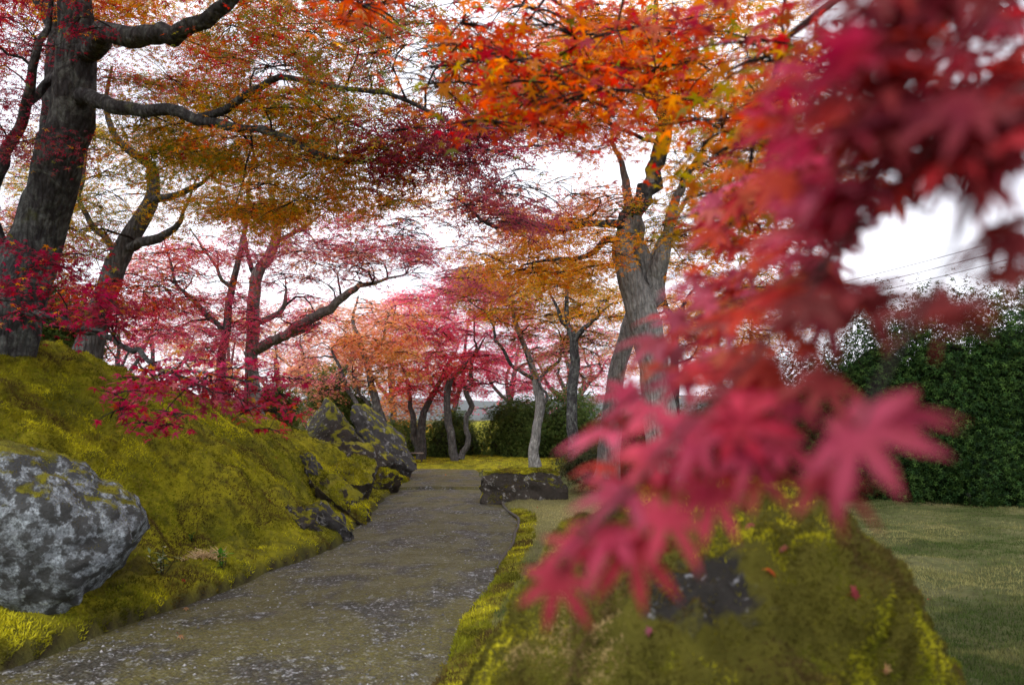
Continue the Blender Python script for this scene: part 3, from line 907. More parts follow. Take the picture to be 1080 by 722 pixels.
for a in [(580, 265, 76, 36, 9.5, 12.5, 36, .42, 'orange+gold'), (580, 215, 65, 30, 9.5, 12.5, 24, .42, 'orange+salmon'), (610, 110, 60, 50, 9, 12, 30, .45, 'orange+orangered'), (530, 130, 50, 50, 9, 12, 20, .45, 'orangered+purple+orange'), (470, 80, 50, 40, 9, 12, 10, .4, 'olive+green+orange'), (520, 230, 50, 30, 9.5, 13, 12, .4, 'orange+purple'),
          (720, 50, 110, 65, 9, 13, 50, .5, 'orange+gold'), (770, 140, 90, 60, 9, 13, 42, .5, 'gold+orange+olive'), (600, 35, 80, 40, 9, 12, 22, .48, 'orangered+orange'),
          (740, 215, 60, 40, 9.5, 13, 18, .42, 'gold+olive'), (700, 250, 40, 20, 10.8, 12.5, 6, .35, 'olive+gold'), (840, 180, 60, 60, 9, 13, 18, .48, 'orange+olive'),
          (665, 230, 14, 18, 9.9, 10.2, 3, .22, 'olive+green'), (700, -80, 250, 60, 8, 13, 12, .7, 'orange+gold')]:
    t.region(*a, leaf=0.036)
t.finish()
t = Tree('grey maple trunk leaning right just behind the large grey maple', g3(645, 495, 13.5), M_BARK_G)
t.px([(640, 505, 13.5, 0.204), (645, 440, 13.5, 0.170), (651, 391, 13.5, 0.145), (659, 361, 13.5, 0.136), (665, 337, 13.5, 0.128), (676, 300, 13.5, 0.102), (700, 250, 13.6, 0.068), (730, 200, 13.8, 0.025)], part='trunk', sides=16, flare=0.2)
for a in [(740, 300, 60, 30, 13.5, 16, 16, .5, 'gold+orange'), (790, 270, 60, 50, 13.5, 17, 22, .5, 'orange+pink')]:
    t.region(*a, leaf=0.042)
t.finish()
t = Tree('thin dark maple stem with yellow and pink leaves right of the large grey maple', g3(712, 495, 16.5), M_BARK_D)
t.px([(714, 508, 16.5, .13), (712, 440, 16.5, .11), (711, 400, 16.5, .09), (712, 350, 16.5, .075), (700, 315, 16.5, .06), (702, 280, 16.5, .04), (712, 240, 16.5, .015)], part='trunk', sides=10)
t.px([(712, 352, 16.5, .05), (722, 325, 16.4, .04), (735, 300, 16.3, .02)])
for a in [(760, 335, 80, 25, 15.5, 18, 26, .5, 'gold+orange'), (830, 320, 60, 30, 15.5, 18, 18, .5, 'gold+pink'), (770, 370, 60, 15, 16, 18, 8, .4, 'pink+orange')]:
    t.region(*a, leaf=0.046)
t.finish()

# ---- background maples, each with its own crown
BG = [(170, 33, 'pink', 350, 'pale pink maple far behind the forked maple at the left'),
      (235, 31, 'salmon+gold', 370, 'salmon and yellow maple behind the slender bank maples'),
      (300, 36, 'pink+salmon', 360, 'dusty pink maple far behind the long pale limb'),
      (350, 30, 'salmon+orange', 375, 'soft orange maple beyond the tall rocks'),
      (418, 34, 'orange+gold', 385, 'yellow orange maple behind the curving slim maple'),
      (455, 38, 'hotpink+salmon', 345, 'faded pink maple beyond the red maple at the bench'),
      (520, 36, 'pink+hotpink', 370, 'pink maple rising over the clipped hedge'),
      (590, 33, 'hotpink+pink', 385, 'bright pink maple low behind the pale forked maple'),
      (640, 37, 'pink+salmon', 360, 'pale rose maple behind the leaning grey trunk'),
      (700, 30, 'salmon+gold', 360, 'honey coloured maple behind the thin dark stem'),
      (770, 34, 'gold+orange', 350, 'golden maple beyond the right end of the clipped hedge'),
      (110, 28, 'crimson+orangered', 350, 'red maple behind the bank between the two left trunks'),
      (30, 26, 'purple+olive', 300, 'dull purple maple far behind the big leaning maple')]
for px, d, pal, cy, lab in BG:
    b = g3(px, 480, d)
    t = Tree(lab, b, M_BARK_M)
    lean = rng.normal() * 14
    top = cy - 10
    tr = np.concatenate([np.array([[b[0], b[1], b[2] - 0.1]]), P([px + lean * .5, px + lean, px + lean * 1.3], [450, 410, top], [d, d, d])])
    t.limb(np.concatenate([tr, np.array([[.2], [.16], [.12], [.04]])], 1), part='trunk', sides=9, step=0.3)
    for q in range(3):
        e = px + lean + (q - 1) * 34 + rng.normal() * 8
        t.px([(px + lean * .8, 425 - 6 * q, d, .09), ((px + e) / 2, 400 - 5 * q, d, .07), (e, cy + 5 + rng.normal() * 12, d, .025)], sides=7, step=0.3)
    t.region(px, cy - 8, 52, 36, d - 2, d + 2, 26, .75, pal, leaf=0.075, dens=0.62)
    t.region(px, cy + 40, 40, 22, d - 1.5, d + 1.5, 6, .7, pal, leaf=0.075)
    t.finish()

# ------------------------------------------------------------------ rocks
import bmesh
from mathutils.bvhtree import BVHTree


def ico(sub):
    bm = bmesh.new()
    bmesh.ops.create_icosphere(bm, subdivisions=sub, radius=1.0)
    V = np.array([v.co[:] for v in bm.verts])
    f = np.array([[v.index for v in p.verts] for p in bm.faces])
    bm.free()
    return V, f


def rock_mesh(size, seed, sub=5, planes=14, cut=(0.55, 0.9), rough=0.1, fine=0.03, lean=(0, 0), boxy=False):
    g = np.random.default_rng(seed)
    V, f = ico(sub)
    if boxy:
        for ax, o in ((0, .64), (0, -.66), (1, .64), (1, -.62), (2, .52), (2, -.6)):
            n = np.zeros(3)
            n[ax] = np.sign(o)
            n = nrm(n + 0.1 * g.normal(size=3))
            V = V - np.maximum(V @ n - abs(o), 0)[:, None] * n
    for _ in range(planes):
        n = nrm(g.normal(size=3))
        o = cut[0] + (cut[1] - cut[0]) * g.random()
        V = V - np.maximum(V @ n - o, 0)[:, None] * n
    V = V * (1 + rough * fbm(V * 1.6 + seed, 4, seed))[:, None]
    V = V * np.array(size)
    N = nrm(V / np.array(size) ** 2)
    V = V + N * (fine * fbm(V * 5.5 / max(size) * 1.2 + seed, 5, seed + 9))[:, None]
    V[:, 0] += lean[0] * V[:, 2]
    V[:, 1] += lean[1] * V[:, 2]
    return V, f


def tufts(V, f, n, length, cols_fn, nzmin=0.1, width=0.25, mask=None, parent=None, name='moss', mat=None, jitter=0.6, up=0.5):
    """short blades of moss standing on a surface"""
    a, b, c = V[f[:, 0]], V[f[:, 1]], V[f[:, 2]]
    nn = np.cross(b - a, c - a)
    ar = np.linalg.norm(nn, axis=1)
    nn = nrm(nn)
    cen = (a + b + c) / 3
    wgt = ar * (nn[:, 2] > nzmin)
    if mask is not None:
        wgt = wgt * mask(cen, nn)
    k = rng.choice(len(f), n, p=wgt / wgt.sum())
    r1, r2 = np.sqrt(rng.random(n)), rng.random(n)
    p = (1 - r1)[:, None] * a[k] + (r1 * (1 - r2))[:, None] * b[k] + (r1 * r2)[:, None] * c[k]
    d = nrm(nn[k] + np.array([0, 0, up]) + jitter * rng.normal(size=(n, 3)))
    L = length * (0.5 + rng.random(n))
    sd = nrm(np.cross(d, rng.normal(size=(n, 3)))) * (L * width)[:, None]
    q = p - nn[k] * 0.003
    W = np.stack([q - sd, q + sd, q + d * L[:, None]], 1)
    cc = cols_fn(p)
    return mesh_obj(name, W.reshape(-1, 3), np.arange(3 * n).reshape(-1, 3), mat or M_MOSSF, parent, np.repeat(cc, 3, 0))


def moss_cols(p):
    n1 = np.clip(fbm(p * 1.3, 5, 41, 0.6) * 1.2 + 0.5, 0, 1)[:, None]
    n2 = np.clip(fbm(p * 4.5, 4, 51) * 1.6 + 0.55, 0, 1)[:, None]
    c = np.array([0.19, 0.2, 0.018]) * (1 - n1) + np.array([0.58, 0.54, 0.032]) * n1
    c = c * (0.3 + 0.7 * n2) + (1 - n2) * 0.3 * np.array([0.1, 0.09, 0.02])
    br = np.clip((fbm(p * 2.3 + 9, 4, 61) - 0.2) * 3.5, 0, 1)[:, None]
    c = c * (1 - 0.85 * br) + 0.85 * br * np.array([0.085, 0.055, 0.022])
    return c * (0.7 + 0.6 * rng.random((len(p), 1)))


def rock(name, label, cx, cy, d, size, seed, mat, moss_n=0, group='rocks along the foot of the moss bank', rot=0.0, tl=0.012, **kw):
    V, f = rock_mesh(size, seed, **kw)
    c, s = math.cos(rot), math.sin(rot)
    V = V @ np.array([[c, s, 0], [-s, c, 0], [0, 0, 1]])
    cen = P(cx, cy, d)
    V = V + cen
    if not moss_n:
        o = mesh_obj(name, V - cen, f, mat, None, None, True)
        o.location = cen
        return tag(o, label, 'rock', group)
    r = thing(name, label, 'rock', (cen[0], cen[1], V[:, 2].min()), group)
    mesh_obj('stone', V, f, mat, r, None, True)
    tag(tufts(V, f, moss_n, tl, moss_cols, 0.25, parent=r, mask=lambda p, nn: (nn[:, 2] * 1.1 + fbm(p * 2.2, 3, 15) > 0.45) * 1.0), kind='stuff')
    return r


GR = 'rocks along the foot of the moss bank'
rock('lichen_boulder', 'big boulder spotted with pale blue grey lichen at the left edge beside the path', 0, 568, 5.75, (0.98, 0.72, 0.68), 5, M_ROCK_L, 6000, GR, 0.2, cut=(0.8, 0.98), planes=8, rough=0.12, fine=0.022, sub=6)
rock('standing_rock', 'tall grey rock with a steep bare face at the bend of the path', 404, 480, 19.2, (0.85, 0.9, 1.15), 21, M_ROCK_P, 0, GR, 0.3, cut=(0.5, 0.8), planes=16, lean=(-0.5, 0), fine=0.07)
rock('standing_rock', 'dark peaked rock just left of the tall bare faced rock', 348, 468, 18.2, (1.0, 0.95, 1.15), 33, M_ROCK_D, 0, GR, 1.2, cut=(0.45, 0.8), planes=16, fine=0.08)
rock('bank_rock', 'long dark rock speckled with white lichen sloping below the peaked rock', 372, 490, 16.4, (0.85, 0.85, 0.66), 8, M_ROCK_D, 2500, GR, 0.5, planes=14, lean=(-0.5, 0), fine=0.06)
rock('bank_rock', 'mossy hump of rock on the path edge below the speckled sloping rock', 369, 514, 13.8, (0.58, 0.95, 0.6), 44, M_ROCK_M, 5000, GR, 0.2, planes=8, tl=0.03, fine=0.06)
rock('bank_rock', 'small moss capped rock on the path edge at the far end of the rock row', 404, 512, 16.0, (0.4, 0.6, 0.36), 12, M_ROCK_M, 5000, GR, 0.0, planes=8, tl=0.03, fine=0.05)
rock('bank_rock', 'low yellow mossy stone where the path edge meets the tall bare faced rock', 424, 512, 18.0, (0.3, 0.6, 0.2), 17, M_ROCK_M, 4000, GR, 0.0, planes=6, tl=0.03)
rock('bank_rock', 'bare purplish grey rock jutting from the moss at the path edge', 345, 558, 10.1, (0.4, 0.55, 0.36), 63, M_ROCK_P, 0, GR, 0.5, cut=(0.5, 0.85), lean=(-0.5, 0), fine=0.05)
rock('bank_rock', 'dark brown cleft rock under a fringe of moss left of the purplish rock', 320, 556, 9.5, (0.26, 0.36, 0.34), 29, M_ROCK_D, 0, GR, 0.1, cut=(0.5, 0.85), lean=(-0.4, 0), fine=0.05)
rock('bank_rock', 'brown mossy rock face between the purplish rock and the mossy hump', 352, 532, 11.8, (0.5, 0.8, 0.55), 52, M_ROCK_M, 5000, GR, 0.3, planes=10, tl=0.03, fine=0.07, lean=(-0.4, 0))
rock('bank_rock', 'narrow grey rock showing through a crack in the moss halfway up the bank', 330, 500, 12.0, (0.2, 0.45, 0.36), 90, M_ROCK_P, 0, GR, 0.3, lean=(-0.4, 0))
rock('flat_rock', 'flat topped dark rock with a moss lid right of the path', 549, 514, 14.6, (1.0, 0.9, 0.56), 71, M_ROCK_D, 9000, 'rocks on the lawn side of the path', 0.1, cut=(0.8, 0.95), planes=8, tl=0.025, rough=0.09, fine=0.05, boxy=True)

# ---- moss covered boulder in the foreground
BL = [((0.62, 2.45, 0.72), (0.62, 0.5, 0.56)), ((0.78, 2.35, 0.6), (0.42, 0.45, 0.52)), ((0.3, 2.45, 0.5), (0.5, 0.5, 0.52)),
      ((0.05, 2.4, 0.25), (0.4, 0.55, 0.5)), ((0.55, 1.95, 0.55), (0.6, 0.35, 0.4)), ((0.9, 2.3, 0.3), (0.36, 0.42, 0.5)), ((0.74, 2.2, 1.0), (0.3, 0.3, 0.24)), ((0.93, 2.2, 0.8), (0.24, 0.28, 0.24)),
      ((0.4, 2.12, 0.86), (0.26, 0.28, 0.22)), ((0.86, 1.95, 0.62), (0.27, 0.25, 0.24)), ((0.15, 2.05, 0.62), (0.24, 0.26, 0.2)), ((0.6, 1.85, 0.78), (0.2, 0.2, 0.18))]


def boulder():
    V, f = ico(7)
    o = np.array([0.5, 2.3, 0.4])
    rad = np.zeros(len(V))
    steps = np.linspace(0.15, 1.6, 90)
    for t in steps:
        q = o + V * t
        ds = np.stack([np.linalg.norm((q - np.array(c)) / np.array(r), axis=1) - 1 for c, r in BL])
        sm = -np.log(np.exp(-15 * ds).sum(0)) / 15
        rad = np.where(sm < 0, t, rad)
    adj = rad.copy()
    for _ in range(4):
        s = np.zeros(len(V)); c = np.zeros(len(V))
        for a, b in ((0, 1), (1, 2), (2, 0)):
            np.add.at(s, f[:, a], adj[f[:, b]]); np.add.at(s, f[:, b], adj[f[:, a]])
            np.add.at(c, f[:, a], 1); np.add.at(c, f[:, b], 1)
        adj = s / c
    V = o + V * adj[:, None]
    n = nrm(V - o)
    V = V + n * (0.06 * fbm(V * 2.6, 4, 3) + 0.05 * (np.abs(fbm(V * 5, 3, 14)) - 0.3) + 0.03 * np.abs(fbm(V * 12, 3, 13)) + 0.012 * fbm(V * 32, 2, 19))[:, None]
    V[:, 2] = np.maximum(V[:, 2], -0.1)
    r = thing('mossy_boulder', 'huge foreground boulder wrapped in green and tan moss under the pink leaves', 'boulder', (0.5, 2.3, 0), 'rocks on the lawn side of the path')
    bv = BVHTree.FromPolygons([Vector(v) for v in V], f.tolist())

    def hit(px, py):
        return np.array(bv.ray_cast(Vector(EYE), Vector(P(px, py, 1.0) - EYE).normalized())[0])
    hole, tan = hit(742, 618), hit(618, 640)
    k = NT('boulder_stone')
    pos = k.pos()
    col = k.mix(k.noise(14, 6, 0.65, pos), (0.01, 0.0095, 0.009), (0.045, 0.042, 0.038))
    col = k.mix(k.ramp(k.noise(28, 5, 0.6, pos), [(0.6, 0.0), (0.68, 0.9)]), col, (0.22, 0.23, 0.25))
    mcol = k.mix(k.noise(8, 6, 0.7, pos), (0.03, 0.029, 0.007), (0.12, 0.11, 0.015))
    sx = k.n('ShaderNodeVectorMath', {0: pos, 1: tuple(hole)}, operation='DISTANCE').outputs['Value']
    hm = k.ramp(k.math('ADD', sx, k.math('MULTIPLY', k.math('SUBTRACT', k.noise(9, 5, 0.6, pos), 0.5), 0.4)), [(0.09, 0.0), (0.14, 1.0)])
    col = k.mix(hm, col, mcol)
    m = k.done(k.principled(col, 0.95, k.bump(k.noise(40, 6, 0.7, pos), 0.9, 0.02), 0.1))
    mesh_obj('stone', V, f, m, r, None, True)

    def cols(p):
        n1 = np.clip(fbm(p * 4.2 + 3, 4, 41) * 0.9 + 0.36 + (p[:, 2] - 1.1) * 1.3, 0, 1)[:, None]  # moss colour brightened with height to offset shade from the leaves above
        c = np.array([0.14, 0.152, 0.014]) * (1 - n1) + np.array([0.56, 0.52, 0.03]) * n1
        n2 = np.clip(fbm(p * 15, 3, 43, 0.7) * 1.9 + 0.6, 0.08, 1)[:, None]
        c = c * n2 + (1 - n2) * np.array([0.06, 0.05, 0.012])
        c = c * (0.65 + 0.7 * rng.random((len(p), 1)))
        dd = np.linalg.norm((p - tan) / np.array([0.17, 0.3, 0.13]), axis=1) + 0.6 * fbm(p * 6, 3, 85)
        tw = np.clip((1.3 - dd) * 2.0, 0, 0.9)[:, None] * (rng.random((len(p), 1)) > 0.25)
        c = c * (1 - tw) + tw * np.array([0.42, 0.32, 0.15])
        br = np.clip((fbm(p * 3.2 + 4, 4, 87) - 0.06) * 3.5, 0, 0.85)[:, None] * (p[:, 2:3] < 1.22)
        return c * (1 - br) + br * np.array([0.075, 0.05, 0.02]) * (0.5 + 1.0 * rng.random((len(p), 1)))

    def msk(p, nn):
        d = np.linalg.norm(p - hole, axis=1) + 0.2 * fbm(p * 5, 3, 88)
        return np.clip((d - 0.07) / 0.06, 0.06, 1) * (p[:, 2] > 0.0) * (nn[:, 1] < 0.75) * np.clip(1.2 + fbm(p * 4, 3, 89), 0.2, 2)
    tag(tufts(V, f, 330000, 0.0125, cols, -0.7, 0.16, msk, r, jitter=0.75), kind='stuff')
    return V, f


BV, BF = boulder()

# ------------------------------------------------------------------ ground cover
fx = np.array([q for q in quads], np.int32)
GV = np.stack([X, Y, Z], -1).reshape(-1, 3)
cen = GV[fx].mean(1)
gpx, gpy = proj(cen)
vis = (gpx > -60) & (gpx < 1140) & (cen[:, 1] > 3) & (gpy < 800)
gm = moss_mask(cen[:, 0], cen[:, 1])
sG = Ledge(cen[:, 1]) - cen[:, 0]
mz = vis & (gm > 0.5) & (cen[:, 1] < 28) & (sG < 6)
fm = fx[mz]
tri = np.concatenate([fm[:, [0, 1, 2]], fm[:, [0, 2, 3]]])
mo = tufts(GV, tri, 300000, 0.026, moss_cols, -1, 0.2, lambda p, nn: (0.25 + np.clip(fbm(p * 2.2, 3, 66) + 0.7, 0, 1.5)) * np.clip(np.hypot((Ledge(p[:, 1]) - p[:, 0] - 0.45) / 0.24, (p[:, 1] - 6.5) / 1.0) - 0.3 + 0.3 * fbm(p * 5, 2, 67), 0.05, 1) / np.clip(p[:, 1] / 6, 0.7, 4) ** 1.4, None, 'moss')
tag(mo, 'soft yellow green moss carpet covering the bank', 'moss', kind='stuff')
lz = vis & (gm < 0.6) & (cen[:, 0] - Redge(cen[:, 1]) > 0.02) & (cen[:, 1] < 17)
fl = fx[lz]
tri = np.concatenate([fl[:, [0, 1, 2]], fl[:, [0, 2, 3]]])


def lawn_cols(p):
    n1 = np.clip(fbm(p * 1.1, 5, 101, 0.65) * 1.2 + 0.4, 0, 1)[:, None]
    st = np.clip(1.25 - np.hypot((p[:, 0] - 1.2) / 1.9, (p[:, 1] - 12) / 4.0), 0, 1)[:, None]
    c = np.array([0.055, 0.08, 0.022]) * (1 - n1) + np.array([0.22, 0.21, 0.085]) * n1
    c = c * (1 - st) + st * np.array([0.36, 0.33, 0.15])
    return c * (0.6 + 0.8 * rng.random((len(p), 1)))


gr = tufts(GV, tri, 150000, 0.028, lawn_cols, -1, 0.11, lambda p, nn: (0.2 + np.clip(fbm(p * 1.6, 3, 68) + 0.6, 0, 1.5)) / np.clip(p[:, 1] / 5, 0.7, 3) ** 1.2, None, 'grass', jitter=0.55, up=1.0)
tag(gr, 'thin short grass with straw coloured patches on the lawn', 'grass', kind='stuff')

# ------------------------------------------------------------------ hedges and shrubs
GP = {'box': [(0.055, 0.09, 0.02), (0.075, 0.12, 0.028), (0.1, 0.14, 0.034), (0.035, 0.06, 0.016)],
      'cedar': [(0.014, 0.036, 0.01), (0.024, 0.06, 0.014), (0.055, 0.105, 0.022), (0.008, 0.02, 0.008)],
      'lime': [(0.09, 0.13, 0.02), (0.12, 0.15, 0.025), (0.06, 0.09, 0.02), (0.15, 0.15, 0.03)],
      'dull': [(0.05, 0.06, 0.025), (0.07, 0.075, 0.03), (0.09, 0.08, 0.04), (0.04, 0.05, 0.02)]}
k = NT('painted_shade_core')
M_CORE = k.done(k.principled(k.mix(k.noise(6, 5), (0.008, 0.011, 0.005), (0.022, 0.026, 0.011)), 0.95))  # shade inside the hedges, painted as a near black green body


def shrub(name, label, cat, blobs, n, leaf, pal, group=None, fuzz=0.18, spikes=0):
    """blobs: (centre, radii) ellipsoids; foliage in clumps on and inside their shell round a solid core painted dark as inner shade"""
    c0 = np.mean([b[0] for b in blobs], 0)
    r = thing(name, label, cat, (c0[0], c0[1], float(G(np.array([c0[0]]), np.array([c0[1]]))[0])), group)
    core, fol = Acc(), Acc()
    V0, f0 = ico(3)
    wts = np.array([b[1][0] * b[1][2] + b[1][1] * b[1][2] for b in blobs])
    wts = wts / wts.sum()
    for (c, rad), wt in zip(blobs, wts):
        c, rad = np.array(c), np.array(rad)
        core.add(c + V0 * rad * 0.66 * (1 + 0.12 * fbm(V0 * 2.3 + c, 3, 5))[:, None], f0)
        m = int(n * wt)
        K = max(20, m // 22)
        dirs = nrm(rng.normal(size=(K, 3)))
        dirs[:, 1] = np.where(rng.random(K) < 0.75, -np.abs(dirs[:, 1]), dirs[:, 1])
        rr = 0.68 + 0.32 * rng.random(K) ** 0.6 + 0.16 * fbm(dirs * 2.6 + c, 3, 9)
        if spikes:
            rr = rr + spikes * (rng.random(K) ** 4) * (dirs[:, 2] > 0.5)
        cc = c + dirs * rad * rr[:, None]
        kk = rng.integers(0, K, m)
        pos = cc[kk] + rng.normal(size=(m, 3)) * fuzz * (np.array([0.8, 0.8, 1.5]) if spikes else np.array([1, 1, 0.8]))
        nv = nrm(dirs[kk] + 0.7 * rng.normal(size=(m, 3)) + np.array([0, 0, 0.5]))
        a = np.array(GP[pal])
        col = (0.5 * a[rng.integers(0, 4, K)][kk] + 0.5 * a[rng.integers(0, 4, m)]) * (0.6 + 0.8 * rng.random((m, 1)))
        star_leaves(fol, pos, nv, leaf * (0.6 + 0.8 * rng.random(m)), col)
    core.build('shade_core', M_CORE, r, True)
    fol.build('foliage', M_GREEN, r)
    return r


def pxblob(px0, px1, ptop, pbot, d, dy):
    a, b = P(px0, pbot, d), P(px1, ptop, d)
    return ((a + b) / 2, (abs(b[0] - a[0]) / 2, dy, abs(b[2] - a[2]) / 2))


HG = 'hedges and evergreen shrubs around the garden'
shrub('clipped_hedge', 'tall clipped green hedge behind the pale forked maple', 'hedge', [pxblob(502, 600, 424, 520, 27, 1.4), pxblob(515, 585, 418, 490, 27, 1.3), pxblob(560, 640, 408, 515, 27.3, 1.5)], 26000, 0.07, 'box', HG, 0.16)
shrub('clipped_hedge', 'lower dark green hedge behind the twin stemmed maple', 'hedge', [pxblob(438, 520, 436, 515, 28, 1.2), pxblob(395, 450, 440, 515, 28.5, 1.2), pxblob(455, 500, 430, 500, 28.5, 1.0)], 16000, 0.07, 'box', HG, 0.16)
shrub('clipped_hedge', 'dark hedge mass behind the large grey maple', 'hedge', [pxblob(620, 740, 418, 520, 24, 1.2), pxblob(720, 840, 405, 530, 20, 1.3)], 18000, 0.065, 'dull', HG, 0.16)
shrub('conifer_hedge', 'tall dark conifer hedge with a ragged top along the right side of the lawn', 'hedge',
      [pxblob(800, 910, 372, 560, 16.2, 1.2), pxblob(870, 980, 330, 560, 15.2, 1.3), pxblob(940, 1050, 318, 560, 14.6, 1.3), pxblob(1010, 1130, 306, 565, 14.2, 1.4), pxblob(1090, 1220, 300, 570, 14, 1.4), pxblob(900, 1000, 420, 560, 14.7, 1.0), pxblob(990, 1110, 430, 565, 13.9, 1.0), pxblob(810, 910, 440, 555, 15.4, 1.0)],
      120000, 0.062, 'cedar', HG, 0.17, 0.1)
shrub('evergreen_shrub', 'dark evergreen shrub between the two left trunks', 'shrub', [pxblob(20, 95, 300, 400, 12.5, .8), pxblob(60, 110, 330, 400, 13, .6)], 9000, 0.06, 'box', HG, 0.14)
shrub('evergreen_shrub', 'dark evergreen shrub at the left edge behind the leaning trunk', 'shrub', [pxblob(-60, 30, 270, 400, 12, .9)], 5000, 0.06, 'box', HG, 0.14)
shrub('broadleaf_shrub', 'low bright green shrub on the bank behind the crimson leaf spray', 'shrub', [pxblob(262, 318, 408, 460, 17, .6)], 4000, 0.06, 'lime', HG, 0.12)
shrub('broadleaf_shrub', 'green shrub behind the dark peaked rock', 'shrub', [pxblob(315, 385, 385, 470, 25, 1.0), pxblob(345, 400, 405, 475, 25.5, 0.9)], 8000, 0.07, 'box', HG, 0.18)
shrub('broadleaf_shrub', 'small glossy green shrub between the tall bare faced rock and the hedge', 'shrub', [pxblob(404, 428, 450, 492, 24, .4)], 2500, 0.06, 'lime', HG, 0.1)
shrub('broadleaf_shrub', 'low brownish shrub at the foot of the leaning grey trunk', 'shrub', [pxblob(590, 690, 470, 510, 15.5, .5)], 4000, 0.05, 'dull', HG, 0.12)

# ------------------------------------------------------------------ small plants on the bank
def small_plant(label, px, py, d, h, n, leaf, cols, white=0.0, name='seedling'):
    b = P(px, py, d)
    b[2] = float(G(b[0:1], b[1:2])[0])
    r = thing(name, label, 'plant', tuple(b), 'small plants on the bank')
    st, lf = Acc(), Acc()
    for q in range(max(3, n // 7)):
        a = rng.random() * 6.28
        e = b + np.array([math.cos(a) * h * 0.55 * rng.random(), -0.4 * h * rng.random(), h * (0.5 + 0.5 * rng.random())])
        pr = catmull(np.array([[*b, 0.003], [*((b + e) / 2 + 0.1 * h * rng.normal(size=3)), 0.0025], [*e, 0.0015]]), 0.02)
        tube(st, pr, 5)
        for z in range(7):
            p = pr[min(len(pr) - 1, int(len(pr) * (0.3 + 0.7 * rng.random()))), :3]
            dr = nrm(np.array([rng.normal(), rng.normal() - 0.5, 0.3 * rng.normal() + 0.25]))
            sd = nrm(np.cross(dr, [0, 0, 1]))
            L = leaf * (0.6 + 0.7 * rng.random())
            up = np.cross(sd, dr)
            V = np.array([p, p + dr * L * .5 + sd * L * .28 + up * L * .06, p + dr * L - up * L * .1, p + dr * L * .5 - sd * L * .28 + up * L * .06, p + dr * L * .5])
            c = np.array(cols[rng.integers(0, len(cols))]) * (0.7 + 0.6 * rng.random())
            if rng.random() < white:
                c = np.array([0.55, 0.58, 0.48])
            lf.add(V, np.array([[0, 1, 4], [1, 2, 4], [0, 4, 3], [4, 2, 3]]), None, c)
    st.build('stem', M_TWIG, r, True)
    lf.build('leaves', M_GREEN, r)


small_plant('small plant with white edged leaves at the foot of the bank beside the lichen boulder', 172, 606, 6.7, 0.26, 56, 0.055, [(0.06, 0.1, 0.03), (0.1, 0.15, 0.05), (0.15, 0.2, 0.09)], 0.3)
small_plant('bright green seedling below the dry tan tuft', 236, 570, 7.2, 0.17, 28, 0.065, [(0.06, 0.17, 0.02), (0.1, 0.24, 0.03)])
small_plant('tiny green sprout on the moss above the dry tan tuft', 205, 490, 7.9, 0.08, 14, 0.04, [(0.05, 0.12, 0.03)])
# dry tuft
b = P(216, 550, 7.4)
b[2] = float(G(b[0:1], b[1:2])[0])
a = Acc()
for q in range(260):
    o = b + np.array([rng.normal() * 0.085, rng.normal() * 0.06, 0.01])
    o[2] = float(G(o[0:1], o[1:2])[0]) + 0.01
    e = o + np.array([rng.normal() * 0.05, rng.normal() * 0.05 - 0.02, 0.02 + 0.05 * rng.random()])
    sd = nrm(np.cross(e - o, rng.normal(size=3))) * 0.007
    a.add(np.array([o - sd, o + sd, e]), np.array([[0, 1, 2]]), None, np.array([0.5, 0.38, 0.22]) * (0.6 + 0.7 * rng.random()))
tag(a.build('dry_tuft', M_MOSSF), 'tan tuft of dry moss on the bank above the green seedling', 'dry moss')

# ------------------------------------------------------------------ fallen leaves, each its own
FG = 'fallen maple leaves'


def drop(label, p, size, col, nv=(0, 0, 1), lobes=7):
    a = Acc()
    near_leaf(a, np.zeros(3), nrm(np.array(nv, float)), nrm(np.array([rng.normal(), rng.normal(), 0.01])), size, np.array(col), 0.5)
    o = a.build('fallen_leaf', M_NEAR, None, False)
    o.location = p
    tag(o, label, 'fallen leaf', FG)


